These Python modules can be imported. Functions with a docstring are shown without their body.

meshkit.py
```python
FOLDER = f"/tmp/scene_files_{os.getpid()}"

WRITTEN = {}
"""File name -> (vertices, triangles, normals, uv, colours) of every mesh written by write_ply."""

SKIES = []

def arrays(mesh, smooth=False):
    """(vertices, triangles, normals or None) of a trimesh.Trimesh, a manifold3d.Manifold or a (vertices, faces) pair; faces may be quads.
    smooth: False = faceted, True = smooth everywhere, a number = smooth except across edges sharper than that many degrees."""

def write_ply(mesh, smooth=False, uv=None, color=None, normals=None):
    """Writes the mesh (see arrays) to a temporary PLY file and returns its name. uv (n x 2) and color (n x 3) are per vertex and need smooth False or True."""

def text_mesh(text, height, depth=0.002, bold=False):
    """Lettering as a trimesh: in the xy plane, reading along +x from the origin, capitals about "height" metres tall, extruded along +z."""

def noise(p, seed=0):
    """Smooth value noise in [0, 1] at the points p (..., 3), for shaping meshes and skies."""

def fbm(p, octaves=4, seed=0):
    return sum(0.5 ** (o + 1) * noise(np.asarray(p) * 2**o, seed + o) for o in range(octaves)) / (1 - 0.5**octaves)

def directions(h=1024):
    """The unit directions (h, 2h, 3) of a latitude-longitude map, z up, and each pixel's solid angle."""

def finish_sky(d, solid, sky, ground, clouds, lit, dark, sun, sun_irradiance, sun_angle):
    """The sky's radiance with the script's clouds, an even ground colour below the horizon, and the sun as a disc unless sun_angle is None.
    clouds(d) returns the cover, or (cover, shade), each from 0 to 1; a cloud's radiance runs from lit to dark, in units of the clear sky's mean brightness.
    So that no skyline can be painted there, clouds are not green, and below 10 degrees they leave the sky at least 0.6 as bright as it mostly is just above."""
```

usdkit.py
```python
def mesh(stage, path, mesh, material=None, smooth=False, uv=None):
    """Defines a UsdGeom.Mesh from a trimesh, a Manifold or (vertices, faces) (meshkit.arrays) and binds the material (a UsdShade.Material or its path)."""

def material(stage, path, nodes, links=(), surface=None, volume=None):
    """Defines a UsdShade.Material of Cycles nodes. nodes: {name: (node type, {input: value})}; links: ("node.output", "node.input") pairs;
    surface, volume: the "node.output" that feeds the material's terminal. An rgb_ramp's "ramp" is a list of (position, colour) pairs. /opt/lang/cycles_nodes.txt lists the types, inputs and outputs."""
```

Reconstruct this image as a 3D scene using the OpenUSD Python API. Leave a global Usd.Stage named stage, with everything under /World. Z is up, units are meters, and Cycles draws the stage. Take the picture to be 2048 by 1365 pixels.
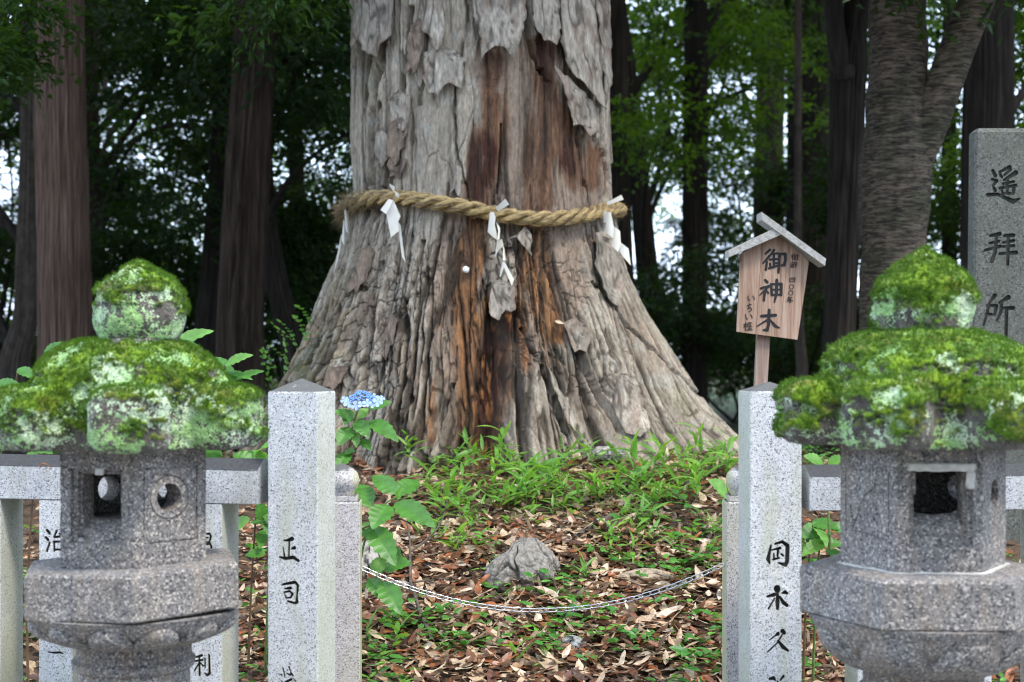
import math, random
import numpy as np
import trimesh, manifold3d as mf
import meshkit, usdkit
from pxr import Usd, UsdGeom, UsdLux, UsdShade, Sdf, Gf, Vt

# ------------------------------------------------------------------ camera, sky, sun, exposure
stage = Usd.Stage.CreateInMemory()
UsdGeom.SetStageUpAxis(stage, 'Z')
UsdGeom.SetStageMetersPerUnit(stage, 1.0)
world = UsdGeom.Xform.Define(stage, '/World')
stage.SetDefaultPrim(world.GetPrim())
UsdGeom.Scope.Define(stage, '/World/Looks')
EYE = 1.40                       # the lens is level, 1.4 m above the forecourt
PX = 3000.0                      # pixels of the photograph per unit of tangent (52.7 mm on full frame)
HORIZON = 720.0                  # the horizon's row in the photograph
cam = UsdGeom.Camera.Define(stage, '/World/camera')
cam.AddTranslateOp().Set((0, 0, EYE))
cam.AddRotateXOp().Set(90.0)
cam.CreateHorizontalApertureAttr(36.0)
cam.CreateVerticalApertureAttr(24.0)
cam.CreateFocalLengthAttr(36.0 * PX / 2048)
cam.CreateVerticalApertureOffsetAttr((HORIZON - 682.5) / 2048 * 36.0)
cam.CreateFStopAttr(3.2)
cam.CreateFocusDistanceAttr(5.6)
cam.CreateClippingRangeAttr((0.05, 2000.0))
cam.CreateExposureAttr(1.38)

SUN = np.array([0.45, -0.46, 1.0]); SUN /= np.linalg.norm(SUN)
sun = UsdLux.DistantLight.Define(stage, '/World/sun')
sun.CreateIntensityAttr(0.40)
sun.CreateNormalizeAttr(True)
sun.CreateAngleAttr(10.0)
sun.CreateColorAttr((1.0, 0.92, 0.78))
_z = SUN; _x = np.cross([0, 0, 1.0], _z); _x /= np.linalg.norm(_x); _y = np.cross(_z, _x)
sun.AddTransformOp().Set(Gf.Matrix4d(*[float(c) for r in (_x, _y, _z) for c in (*r, 0)], 0, 0, 0, 1))
dome = UsdLux.DomeLight.Define(stage, '/World/sky')
dome.GetPrim().SetCustomDataByKey('kind', 'structure')
dome.GetPrim().SetCustomDataByKey('label', 'bright hazy summer sky behind the wood')
dome.GetPrim().SetCustomDataByKey('category', 'sky')
sky_mat = usdkit.material(stage, '/World/Looks/sky', {
    's': ('sky_texture', {'sky_type': 'single_scattering', 'sun_disc': False, 'sun_elevation': float(math.asin(SUN[2])),
                          'sun_rotation': float(math.atan2(SUN[0], SUN[1])), 'aerosol_density': 2.0}),
    't': ('texture_coordinate', {}), 'n': ('noise_texture', {'scale': 2.6, 'detail': 6.0, 'roughness': 0.6}),
    'r': ('rgb_ramp', {'ramp': [(0.30, (0.35,) * 3), (0.62, (0.95,) * 3)]}),
    'm': ('mix', {'color2': (6.9, 8.4, 10.7)}),                          # thin bright cloud over most of the sky
    'b': ('background_shader', {'strength': 0.15})},
    [('t.generated', 'n.vector'), ('n.fac', 'r.fac'), ('r.color', 'm.fac'), ('s.color', 'm.color1'), ('m.color', 'b.color')], surface='b.background')
UsdShade.MaterialBindingAPI.Apply(dome.GetPrim()).Bind(sky_mat)
# ------------------------------------------------------------------ helpers
rng = np.random.default_rng(7)
USED = {}

def P(px, py, d):
    """A point of the place: the photograph's pixel at a distance of d metres."""
    return np.array([(px - 1024.0) * d / PX, d, EYE - (py - HORIZON) * d / PX])

def numbered(parent, name):
    k = (parent, name)
    n = USED.get(k, 0)
    USED[k] = n + 1
    return name if n == 0 else f'{name}_{n:03d}'

def tag(prim, label=None, cat=None, group=None, kind=None):
    for k, v in (('label', label), ('category', cat), ('group', group), ('kind', kind)):
        if v:
            prim.SetCustomDataByKey(k, v)
    return prim

def path_of(parent):
    return '/World' if parent is None else str(parent.GetPath())

def obj(name, mesh, mat, parent=None, smooth=False, cols=None, uv=None, loc=None, **t):
    """One mesh of the scene; cols: per-vertex attributes for its material (name -> n x 3)."""
    par = path_of(parent)
    path = f'{par}/{numbered(par, name)}'
    m = usdkit.mesh(stage, path, mesh, mat, smooth=smooth, uv=uv)
    if cols:
        for k, a in cols.items():
            UsdGeom.PrimvarsAPI(m).CreatePrimvar(k, Sdf.ValueTypeNames.Color3fArray, 'vertex').Set(Vt.Vec3fArray.FromNumpy(np.asarray(a, np.float32)))
    if loc is not None:
        m.AddTranslateOp().Set(tuple(float(c) for c in loc))
    tag(m.GetPrim(), **t)
    return m.GetPrim()

def thing(name, label, cat, group=None, kind=None, loc=(0, 0, 0), rot=(0, 0, 0), scale=None):
    path = f'/World/{numbered("/World", name)}'
    x = UsdGeom.Xform.Define(stage, path)
    x.AddTranslateOp().Set(tuple(float(c) for c in loc))
    x.AddRotateXYZOp().Set(tuple(float(c) for c in rot))
    s = 1.0 if scale is None else scale
    x.AddScaleOp().Set((float(s),) * 3 if np.ndim(s) == 0 else tuple(map(float, s)))
    return tag(x.GetPrim(), label, cat, group, kind)

def copy_of(root, name, label, cat, group=None, loc=(0, 0, 0), rot=(0, 0, 0), scale=1.0):
    r = thing(name, label, cat, group, None, loc, rot, scale)
    r.GetReferences().AddInternalReference(root.GetPath())
    r.SetInstanceable(True)
    return r

def scatter(name, protos, pos, idx, quat, scale, parent=None, **t):
    """A PointInstancer: protos = [(mesh, material)], quat w,x,y,z."""
    par = path_of(parent)
    path = f'{par}/{numbered(par, name)}'
    pi = UsdGeom.PointInstancer.Define(stage, path)
    rel = pi.CreatePrototypesRel()
    for k, (m, mat) in enumerate(protos):
        usdkit.mesh(stage, f'{path}/piece_{k:03d}', m, mat, smooth=False)
        rel.AddTarget(f'{path}/piece_{k:03d}')
    pi.CreateProtoIndicesAttr(Vt.IntArray.FromNumpy(np.asarray(idx, np.int32)))
    pi.CreatePositionsAttr(Vt.Vec3fArray.FromNumpy(np.asarray(pos, np.float32)))
    pi.CreateOrientationsAttr(Vt.QuathArray([Gf.Quath(float(q[0]), float(q[1]), float(q[2]), float(q[3])) for q in quat]))
    s = np.asarray(scale, np.float32)
    pi.CreateScalesAttr(Vt.Vec3fArray.FromNumpy(np.repeat(s[:, None], 3, 1) if s.ndim == 1 else s))
    return tag(pi.GetPrim(), **t)

def rand_quat(n, g):
    q = g.normal(size=(n, 4))
    return q / np.linalg.norm(q, axis=1, keepdims=True)

def euler_quat(rx, ry, rz):
    """Rotation about x, then y, then z."""
    def ax(a, k):
        q = np.zeros((len(a), 4)); q[:, 0] = np.cos(a / 2); q[:, k] = np.sin(a / 2); return q
    def mul(a, b):
        w, x, y, z = a.T; W, X, Y, Z = b.T
        return np.stack([w*W-x*X-y*Y-z*Z, w*X+x*W+y*Z-z*Y, w*Y-x*Z+y*W+z*X, w*Z+x*Y-y*X+z*W], 1)
    return mul(ax(rz, 3), mul(ax(ry, 2), ax(rx, 1)))

def sm(x, a, b):
    t = np.clip((np.asarray(x, float) - a) / (b - a), 0, 1)
    return t * t * (3 - 2 * t)

def noise(p, seed=0): return meshkit.noise(p, seed)
def fbm(p, o=4, seed=0): return meshkit.fbm(p, o, seed)

def _h32(i, j, seed):
    h = i * np.uint32(374761393) + j * np.uint32(668265263) + np.uint32((seed * 144665 + 12345) & 0xFFFFFFFF)
    h = (h ^ (h >> np.uint32(13))) * np.uint32(1274126177)
    return ((h ^ (h >> np.uint32(16))) & np.uint32(0xFFFFFF)).astype(np.float32) * np.float32(1 / 16777215.0)

def _n2(u, v, seed):
    fu, fv = np.floor(u), np.floor(v)
    tu, tv = u - fu, v - fv
    tu = tu * tu * (3 - 2 * tu); tv = tv * tv * (3 - 2 * tv)
    i, j = fu.astype(np.int32).astype(np.uint32), fv.astype(np.int32).astype(np.uint32)
    one = np.uint32(1)
    a, b = _h32(i, j, seed), _h32(i + one, j, seed)
    c, d = _h32(i, j + one, seed), _h32(i + one, j + one, seed)
    a = a + (b - a) * tu; c = c + (d - c) * tu
    return a + (c - a) * tv

def n2(u, v, seed=0, o=1):
    """Value noise on a plane, o octaves, in [0, 1]."""
    u, v = np.broadcast_arrays(np.asarray(u, np.float32), np.asarray(v, np.float32))
    with np.errstate(over='ignore'):
        return sum(0.5 ** (k + 1) * _n2(u * np.float32(2 ** k) + np.float32(17.3 * k), v * np.float32(2 ** k) + np.float32(9.1 * k), seed + k) for k in range(o)) / (1 - 0.5 ** o)

def hash2(i, j, seed=0):
    h = (i.astype(np.int64) * 374761393 + j.astype(np.int64) * 668265263 + seed * 2147483647) & 0xFFFFFFFF
    h = ((h ^ (h >> 13)) * 1274126177) & 0xFFFFFFFF
    h = ((h ^ (h >> 16)) * 2246822519) & 0xFFFFFFFF
    return ((h ^ (h >> 15)) & 0xFFFFFF) / 16777215.0

def worley(u, v, seed=0):
    """F1, F2, hash of the nearest cell, and that cell's centre."""
    iu, iv = np.floor(u), np.floor(v)
    f1 = np.full(u.shape, 9.0); f2 = np.full(u.shape, 9.0)
    hid = np.zeros(u.shape); cu = np.zeros(u.shape); cv = np.zeros(u.shape)
    for a in (-1, 0, 1):
        for b in (-1, 0, 1):
            ci, cj = iu + a, iv + b
            pu = ci + 0.5 + 0.85 * (hash2(ci, cj, seed) - 0.5)
            pv = cj + 0.5 + 0.85 * (hash2(ci, cj, seed + 1) - 0.5)
            d = np.hypot(pu - u, pv - v)
            near = d < f1
            f2 = np.where(near, f1, np.minimum(f2, d))
            hid = np.where(near, hash2(ci, cj, seed + 2), hid)
            cu = np.where(near, pu, cu); cv = np.where(near, pv, cv)
            f1 = np.where(near, d, f1)
    return f1, f2, hid, cu, cv

def man_mesh(m):
    a = m.to_mesh()
    return trimesh.Trimesh(a.vert_properties[:, :3], a.tri_verts, process=True)

def roughen(m, edge, amp, freq, seed=0, octaves=3):
    """Subdivides to an edge length and pushes the points about: worn stone."""
    m = m.copy(); m.merge_vertices()
    v, f = trimesh.remesh.subdivide_to_size(m.vertices, m.faces, edge, max_iter=9)
    m = trimesh.Trimesh(v, f, process=True); m.merge_vertices()
    n = m.vertex_normals
    m.vertices = m.vertices + n * ((fbm(m.vertices * freq, octaves, seed) - 0.5) * 2 * amp)[:, None]
    return m

def prism(pts, z0, z1):
    cs = mf.CrossSection([np.asarray(pts, float)])
    return cs.extrude(z1 - z0).translate((0, 0, z0))

def hull(pts):
    return mf.Manifold.hull_points(np.asarray(pts, float))

def bbox(x0, x1, y0, y1, z0, z1, c=0.0):
    """A box with chamfered edges."""
    if c <= 0:
        return mf.Manifold.cube((x1 - x0, y1 - y0, z1 - z0)).translate((x0, y0, z0))
    pts = []
    for X, sx in ((x0, 1), (x1, -1)):
        for Y, sy in ((y0, 1), (y1, -1)):
            for Z, sz in ((z0, 1), (z1, -1)):
                pts += [(X, Y + sy * c, Z + sz * c), (X + sx * c, Y, Z + sz * c), (X + sx * c, Y + sy * c, Z)]
    return hull(pts)

def tube(points, radii, sides=8, cap=True):
    p = np.asarray(points, float); n = len(p)
    r = np.broadcast_to(radii, (n,)).astype(float)
    t = np.gradient(p, axis=0); t /= np.linalg.norm(t, axis=1, keepdims=True) + 1e-12
    a = np.zeros_like(p)
    ref = np.array([0, 0, 1.0]) if abs(t[0, 2]) < 0.9 else np.array([1.0, 0, 0])
    a[0] = np.cross(t[0], ref); a[0] /= np.linalg.norm(a[0])
    for i in range(1, n):
        a[i] = a[i-1] - t[i] * np.dot(a[i-1], t[i]); a[i] /= np.linalg.norm(a[i]) + 1e-12
    b = np.cross(t, a); ang = np.arange(sides) * 2 * np.pi / sides
    v = (p[:, None] + r[:, None, None] * (np.cos(ang)[None, :, None] * a[:, None] + np.sin(ang)[None, :, None] * b[:, None])).reshape(-1, 3)
    f = []
    for i in range(n - 1):
        for j in range(sides):
            q = [i*sides+j, i*sides+(j+1) % sides, (i+1)*sides+(j+1) % sides, (i+1)*sides+j]
            f += [[q[0], q[1], q[2]], [q[0], q[2], q[3]]]
    if cap:
        for k, base in ((0, 0), (1, (n-1)*sides)):
            for j in range(1, sides - 1):
                f.append([base, base+j+1, base+j] if k == 0 else [base, base+j, base+j+1])
    return trimesh.Trimesh(v, f, process=False)

def spline(pts, n):
    from scipy.interpolate import CubicSpline
    pts = np.asarray(pts, float)
    s = np.r_[0, np.cumsum(np.linalg.norm(np.diff(pts, axis=0), axis=1))]
    return CubicSpline(s, pts)(np.linspace(0, s[-1], n))

def cat(ms): return trimesh.util.concatenate(ms)

def grid_faces(nr, nc, wrap=False):
    c = nc if wrap else nc - 1
    i, j = np.meshgrid(np.arange(nr - 1), np.arange(c), indexing='ij')
    a = i * nc + j; b = i * nc + (j + 1) % nc
    q = np.stack([a, b, b + nc, a + nc], -1).reshape(-1, 4)
    return np.vstack([q[:, [0, 1, 2]], q[:, [0, 2, 3]]])

# ------------------------------------------------------------------ brush-written characters (100 x 100 boxes, strokes as x, y, width)
CH = {
 '正': [[(20,14,4),(40,14,9),(64,7,15)], [(48,20,9),(46,80,8)], [(62,48,7),(76,44,13)], [(18,42,5),(24,80,9)], [(0,84,6),(30,90,11),(70,84,12),(96,98,10)]],
 '司': [[(4,14,8),(40,8,10),(78,2,12),(94,16,12),(88,60,10),(88,88,14),(78,94,9),(36,86,8)], [(16,32,6),(52,28,12)], [(12,48,6),(46,42,9),(62,54,12),(52,70,8)], [(14,50,6),(24,72,7),(48,70,6)]],
 '葉': [[(23,10,8),(35,56,6)], [(0,45,3),(17,43,6),(14,53,3)], [(59,3,9),(67,24,6)], [(44,34,4),(66,42,9)], [(69,30,8),(82,44,9)], [(13,74,6),(25,86,7),(72,64,11)], [(81,55,4),(99,72,7)], [(55,84,8),(55,135,8)], [(10,104,6),(95,100,8)], [(50,106,6),(10,130,5)], [(60,106,6),(95,130,7)]],
 '岡': [[(17,18,7),(4,70,14),(12,88,6)], [(36,12,7),(70,4,10),(94,20,14),(92,80,14),(85,93,14),(50,85,5)], [(20,36,5),(60,28,9)], [(50,36,9),(48,60,7)], [(30,50,6),(32,68,6)], [(66,52,7),(74,58,7)], [(28,72,8),(56,66,6)]],
 '本': [[(48,8,24),(50,16,20)], [(50,26,10),(50,70,16),(50,95,12)], [(2,42,8),(35,34,14)], [(36,50,6),(8,95,8)], [(62,45,8),(78,70,14),(95,82,12)], [(72,28,6),(85,24,14),(98,30,6)]],
 '久': [[(52,14,14),(40,22,6),(14,42,4)], [(72,2,16),(80,10,14)], [(70,20,7),(50,55,7),(4,96,5)], [(52,45,8),(75,75,14),(98,92,8)]],
 '義': [[(10,14,10),(30,10,14),(38,20,8)], [(80,2,10),(64,20,7)], [(8,40,8),(92,34,9)], [(50,26,8),(50,80,8)], [(14,58,7),(88,54,7)], [(0,80,7),(100,76,8)], [(30,84,8),(30,130,8)]],
 '昌': [[(20,4,8),(24,44,8)], [(22,6,7),(80,2,10),(90,14,11),(78,44,9)], [(30,22,7),(70,20,7)], [(28,42,7),(74,40,7)], [(8,52,9),(12,98,9)], [(10,56,7),(84,48,10),(94,60,11),(84,98,10)], [(22,74,7),(76,72,7)], [(14,96,8),(84,96,8)]],
 '利': [[(14,14,7),(48,4,11)], [(2,34,7),(52,26,9)], [(32,10,9),(34,98,11)], [(32,40,7),(4,80,7)], [(38,40,6),(54,54,9)], [(66,20,8),(66,60,8)], [(90,2,9),(92,90,12),(78,98,11),(64,88,6)]],
 '一': [[(0,40,8),(40,50,13),(80,42,16),(100,56,9)]],
 '治': [[(10,4,12),(22,16,12)], [(2,36,10),(14,46,12)], [(24,58,8),(8,98,10)], [(62,4,9),(46,34,8),(86,30,9)], [(76,18,8),(92,36,9)], [(46,54,9),(48,96,9)], [(46,56,8),(90,52,9),(84,92,9)], [(50,90,8),(86,90,8)]],
 '御': [[(31,3,11),(12,20,8)], [(29,29,11),(2,59,7)], [(18,52,10),(14,86,11)], [(48,4,11),(34,24,8)], [(38,20,9),(64,18,9)], [(30,44,10),(62,42,10)], [(47,20,10),(47,76,10)], [(31,60,9),(33,80,9)], [(27,80,10),(60,70,10)], [(48,60,8),(60,58,8)], [(71,20,11),(66,97,10)], [(70,21,10),(94,20,13),(95,45,13),(90,67,13),(78,68,8)]],
 '神': [[(26,3,11),(34,12,12)], [(8,38,10),(44,28,11)], [(40,30,10),(3,67,5)], [(24,50,12),(20,90,10)], [(30,46,7),(38,58,9)], [(50,20,11),(53,66,11)], [(50,21,9),(92,20,14),(92,66,12)], [(52,44,8),(92,43,8)], [(53,66,9),(92,65,9)], [(74,3,13),(72,60,14),(64,98,6)]],
 '木': [[(22,30,13),(82,26,14)], [(55,4,13),(52,70,14),(46,90,15),(30,90,8)], [(48,46,10),(2,74,5)], [(58,46,8),(80,72,14),(98,81,7)]],
 'い': [[(8,5,9),(14,70,12),(28,98,9),(36,70,5)], [(70,8,9),(92,40,13),(94,75,11)]],
 'ち': [[(10,24,11),(84,12,11)], [(48,0,11),(34,45,10),(14,66,9)], [(14,64,8),(60,46,10),(90,60,11),(84,84,10),(36,98,8)]],
 '樫': [[(4,30,8),(40,22,8)], [(24,2,9),(24,98,9)], [(22,34,7),(2,66,6)], [(28,38,6),(40,50,7)], [(50,8,7),(50,56,7)], [(50,8,6),(96,4,6)], [(54,24,6),(92,22,6)], [(54,40,6),(92,40,6)], [(76,4,6),(74,40,6)], [(50,58,6),(98,54,7)], [(72,58,7),(72,92,7)], [(54,74,7),(92,74,7)], [(40,94,9),(100,92,9)]],
 '樹': [[(0,28,8),(30,24,8)], [(16,2,9),(16,98,9)], [(14,34,6),(0,64,6)], [(20,36,6),(30,48,6)], [(36,16,7),(64,14,7)], [(50,2,7),(50,26,7)], [(38,28,6),(62,28,6)], [(40,42,6),(60,42,6),(60,60,6),(40,60,6),(40,42,6)], [(42,68,6),(46,82,6)], [(60,66,6),(54,82,6)], [(36,88,8),(66,84,8)], [(70,30,8),(100,28,8)], [(88,4,9),(88,92,10),(76,86,6)], [(74,46,7),(80,58,7)]],
 '齢': [[(24,2,7),(24,24,7)], [(24,12,6),(42,12,6)], [(2,26,7),(48,24,7)], [(6,38,7),(8,94,7)], [(8,92,7),(46,92,7)], [(44,38,7),(44,94,7)], [(12,54,5),(40,54,5)], [(26,40,6),(26,86,6)], [(26,60,5),(14,76,5)], [(28,60,5),(40,76,5)], [(74,2,8),(52,34,7)], [(76,6,7),(100,34,8)], [(66,36,7),(86,36,7)], [(58,54,7),(94,52,8),(84,72,7)], [(74,56,7),(74,98,8)]],
 '四': [[(6,8,10),(12,92,11)], [(6,10,10),(94,6,12),(86,90,12)], [(38,12,9),(34,44,8),(24,56,7)], [(60,12,9),(60,44,8),(76,46,7)], [(12,84,10),(88,82,10)]],
 '〇': [[(50 + 42*math.sin(a), 50 - 44*math.cos(a), 11) for a in np.linspace(0, 2*math.pi, 17)]],
 '年': [[(36,2,10),(14,34,8)], [(30,20,10),(84,16,10)], [(30,42,9),(80,40,9)], [(32,22,9),(34,64,9)], [(2,66,10),(98,64,11)], [(58,18,10),(56,100,10)]],
 '遥': [[(37,18,6),(68,4,8),(70,12,7),(52,26,6)], [(38,24,7),(44,32,6)], [(50,40,6),(86,20,11)], [(48,50,6),(80,44,6)], [(37,62,6),(86,54,7)], [(60,40,7),(60,74,7)], [(44,68,6),(46,76,6),(78,76,7),(80,60,8)], [(16,14,7),(24,28,9)], [(14,38,6),(28,42,8),(18,54,7)], [(18,58,6),(24,68,8)], [(2,80,9),(30,78,7),(78,98,11),(98,90,4)]],
 '拝': [[(20,8,7),(48,2,10)], [(18,32,6),(44,26,8)], [(2,55,6),(50,42,8)], [(38,10,8),(34,60,9),(24,90,10)], [(62,8,7),(90,6,9)], [(58,30,6),(90,24,8)], [(58,43,6),(90,40,8)], [(48,66,7),(98,62,10)], [(74,8,8),(72,100,8)]],
 '所': [[(38,2,10),(20,26,6)], [(14,32,7),(44,33,8)], [(18,34,8),(12,60,8),(2,92,6)], [(44,34,9),(38,60,7),(16,58,6)], [(82,8,12),(54,24,7)], [(60,26,8),(58,52,8),(45,78,6)], [(64,40,7),(98,40,10)], [(76,46,9),(74,138,8)]],
}

def glyph(ch, x, y, w, h, skew=0.0, bold=1.0):
    """The character as a cross-section: its box has its top left corner at x, y (y up) and is w by h."""
    parts = []
    s = (w + h) / 200.0
    for st in CH[ch]:
        pts = [(x + a / 100 * w - skew * b / 100 * h, y - b / 100 * h, 0.5 * r * s * bold) for a, b, r in st]
        cs = [mf.CrossSection.circle(max(r, 1e-4), 10).translate((a, b)) for a, b, r in pts]
        parts += [mf.CrossSection.batch_hull([cs[i], cs[i+1]]) for i in range(len(cs) - 1)]
    return mf.CrossSection.batch_boolean(parts, mf.OpType.Add)

def carve(body, items, front, depth=0.006):
    """Cuts characters (x, z, w, h of each box) into the face y = front of a body; returns it and the dark floor of the strokes."""
    gl = [glyph(*i, bold=1.4) for i in items]
    cut = mf.CrossSection.batch_boolean(gl, mf.OpType.Add).extrude(depth + 0.02).rotate((90, 0, 0)).translate((0, front + depth, 0))
    return body - cut, [c.offset(0.0006, mf.JoinType.Round).extrude(0.003).rotate((90, 0, 0)).translate((0, front + depth + 0.0018, 0)) for c in gl]
# ------------------------------------------------------------------ materials
L = '/World/Looks/'
def mat(name, nodes, links, surface='p.BSDF'):
    return usdkit.material(stage, L + name, nodes, links, surface=surface)

def flat(name, col, rough=0.6, spec=0.4, var=0.0, scale=20, bump=0.0, bscale=60):
    nodes = {'t': ('texture_coordinate', {}), 'p': ('principled_bsdf', {'roughness': rough, 'specular_ior_level': spec, 'base_color': col})}
    links = []
    if var:
        nodes['n'] = ('noise_texture', {'scale': scale, 'detail': 4.0})
        nodes['r'] = ('rgb_ramp', {'ramp': [(0.3, tuple(c * (1 - var) for c in col)), (0.7, tuple(c * (1 + var) for c in col))]})
        links += [('t.object', 'n.vector'), ('n.fac', 'r.fac'), ('r.color', 'p.base_color')]
    if bump:
        nodes['n2'] = ('noise_texture', {'scale': bscale, 'detail': 3.0})
        nodes['b'] = ('bump', {'strength': 0.6, 'distance': bump})
        links += [('t.object', 'n2.vector'), ('n2.fac', 'b.height'), ('b.normal', 'p.normal')]
    return mat(name, nodes, links)

def stone(name, base, dark, light, cell=310.0, dark_amt=0.24, stain=(0.30, 0.31, 0.20), stain_amt=0.4, blotch=0.18, bump=0.0012, top_dark=None, pores=0.0, side=0.0):
    """Granite: crystals as small cells of three tones, low blotches, algae and weathering that run down the stone."""
    nd = {'t': ('texture_coordinate', {}),
          'v': ('voronoi_texture', {'scale': cell}), 'sv': ('separate_color', {}),
          'cr': ('rgb_ramp', {'ramp': [(0.0, dark), (dark_amt * 0.55, tuple(0.55 * a + 0.45 * b for a, b in zip(dark, base))), (dark_amt, base), (0.80, base), (0.93, light), (1.0, light)]}),
          'n': ('noise_texture', {'scale': 7.0, 'detail': 5.0, 'roughness': 0.65}),
          'nr': ('rgb_ramp', {'ramp': [(0.3, (1 - blotch,) * 3), (0.7, (1 + 0.0,) * 3)]}),
          'mul': ('mix', {'mix_type': 'multiply', 'fac': 1.0}),
          'map': ('mapping', {'scale': (16.0, 16.0, 2.2)}),
          'n3': ('noise_texture', {'scale': 1.0, 'detail': 5.0, 'roughness': 0.6}),
          'sr': ('rgb_ramp', {'ramp': [(0.48, (0, 0, 0)), (0.72, (stain_amt,) * 3)]}),
          'mx': ('mix', {'color2': stain}),
          'nb': ('noise_texture', {'scale': cell * 0.9, 'detail': 2.0}),
          'b': ('bump', {'strength': 0.5, 'distance': bump}),
          'p': ('principled_bsdf', {'roughness': 0.78, 'specular_ior_level': 0.3})}
    lk = [('t.object', 'v.vector'), ('v.color', 'sv.color'), ('sv.r', 'cr.fac'), ('t.object', 'n.vector'), ('n.fac', 'nr.fac'),
          ('cr.color', 'mul.color1'), ('nr.color', 'mul.color2'), ('t.object', 'map.vector'), ('map.vector', 'n3.vector'), ('n3.fac', 'sr.fac'),
          ('t.object', 'nb.vector'), ('nb.fac', 'b.height'), ('b.normal', 'p.normal'), ('mul.color', 'mx.color1')]
    last = 'sr.color'
    if side:   # algae keep to the sides that face the wood (the stone's own x faces)
        nd |= {'g': ('geometry', {}), 'vt': ('vector_transform', {'transform_type': 'normal', 'convert_from': 'world', 'convert_to': 'object'}), 'sx': ('separate_xyz', {}),
               'ab': ('math', {'math_type': 'absolute'}), 'mr': ('map_range', {'from_min': 0.5, 'from_max': 0.9, 'to_min': 0.0, 'to_max': side, 'clamp': True}),
               'n5': ('noise_texture', {'scale': 5.0, 'detail': 3.0}), 'm5': ('math', {'math_type': 'multiply'}), 'mxs': ('math', {'math_type': 'maximum', 'use_clamp': True})}
        lk += [('g.true_normal', 'vt.vector'), ('vt.vector', 'sx.vector'), ('sx.x', 'ab.value1'), ('ab.value', 'mr.value'), ('t.object', 'n5.vector'), ('mr.result', 'm5.value1'), ('n5.fac', 'm5.value2'),
               ('m5.value', 'mxs.value1'), ('sr.color', 'mxs.value2')]
        last = 'mxs.value'
    lk += [(last, 'mx.fac')]
    out = 'mx.color'
    if top_dark:   # lichen-blackened upward faces
        nd |= {'g2': ('geometry', {}), 'sz': ('separate_xyz', {}), 'n6': ('noise_texture', {'scale': 34.0, 'detail': 4.0}),
               'ad': ('math', {'math_type': 'multiply_add', 'value2': 0.9}), 'mr2': ('map_range', {'from_min': top_dark[3], 'from_max': top_dark[3] + 0.25, 'to_min': 0.0, 'to_max': 0.92, 'clamp': True}),
               'mx2': ('mix', {'color2': top_dark[:3]})}
        lk += [('g2.true_normal', 'sz.vector'), ('t.object', 'n6.vector'), ('n6.fac', 'ad.value1'), ('sz.z', 'ad.value3'), ('ad.value', 'mr2.value'), ('mr2.result', 'mx2.fac'), (out, 'mx2.color1')]
        out = 'mx2.color'
    if pores:
        nd |= {'vp': ('voronoi_texture', {'scale': 75.0}), 'pr': ('rgb_ramp', {'ramp': [(0.0, (0.35,) * 3), (pores, (0.5,) * 3), (pores + 0.06, (1, 1, 1))]}), 'mp': ('mix', {'mix_type': 'multiply', 'fac': 1.0}),
               'b2': ('bump', {'strength': 0.8, 'distance': 0.002})}
        lk += [('t.object', 'vp.vector'), ('vp.distance', 'pr.fac'), (out, 'mp.color1'), ('pr.color', 'mp.color2'), ('pr.color', 'b2.height'), ('b.normal', 'b2.normal')]
        lk = [x for x in lk if x != ('b.normal', 'p.normal')] + [('b2.normal', 'p.normal')]
        out = 'mp.color'
    lk += [(out, 'p.base_color')]
    return mat(name, nd, lk)

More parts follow.
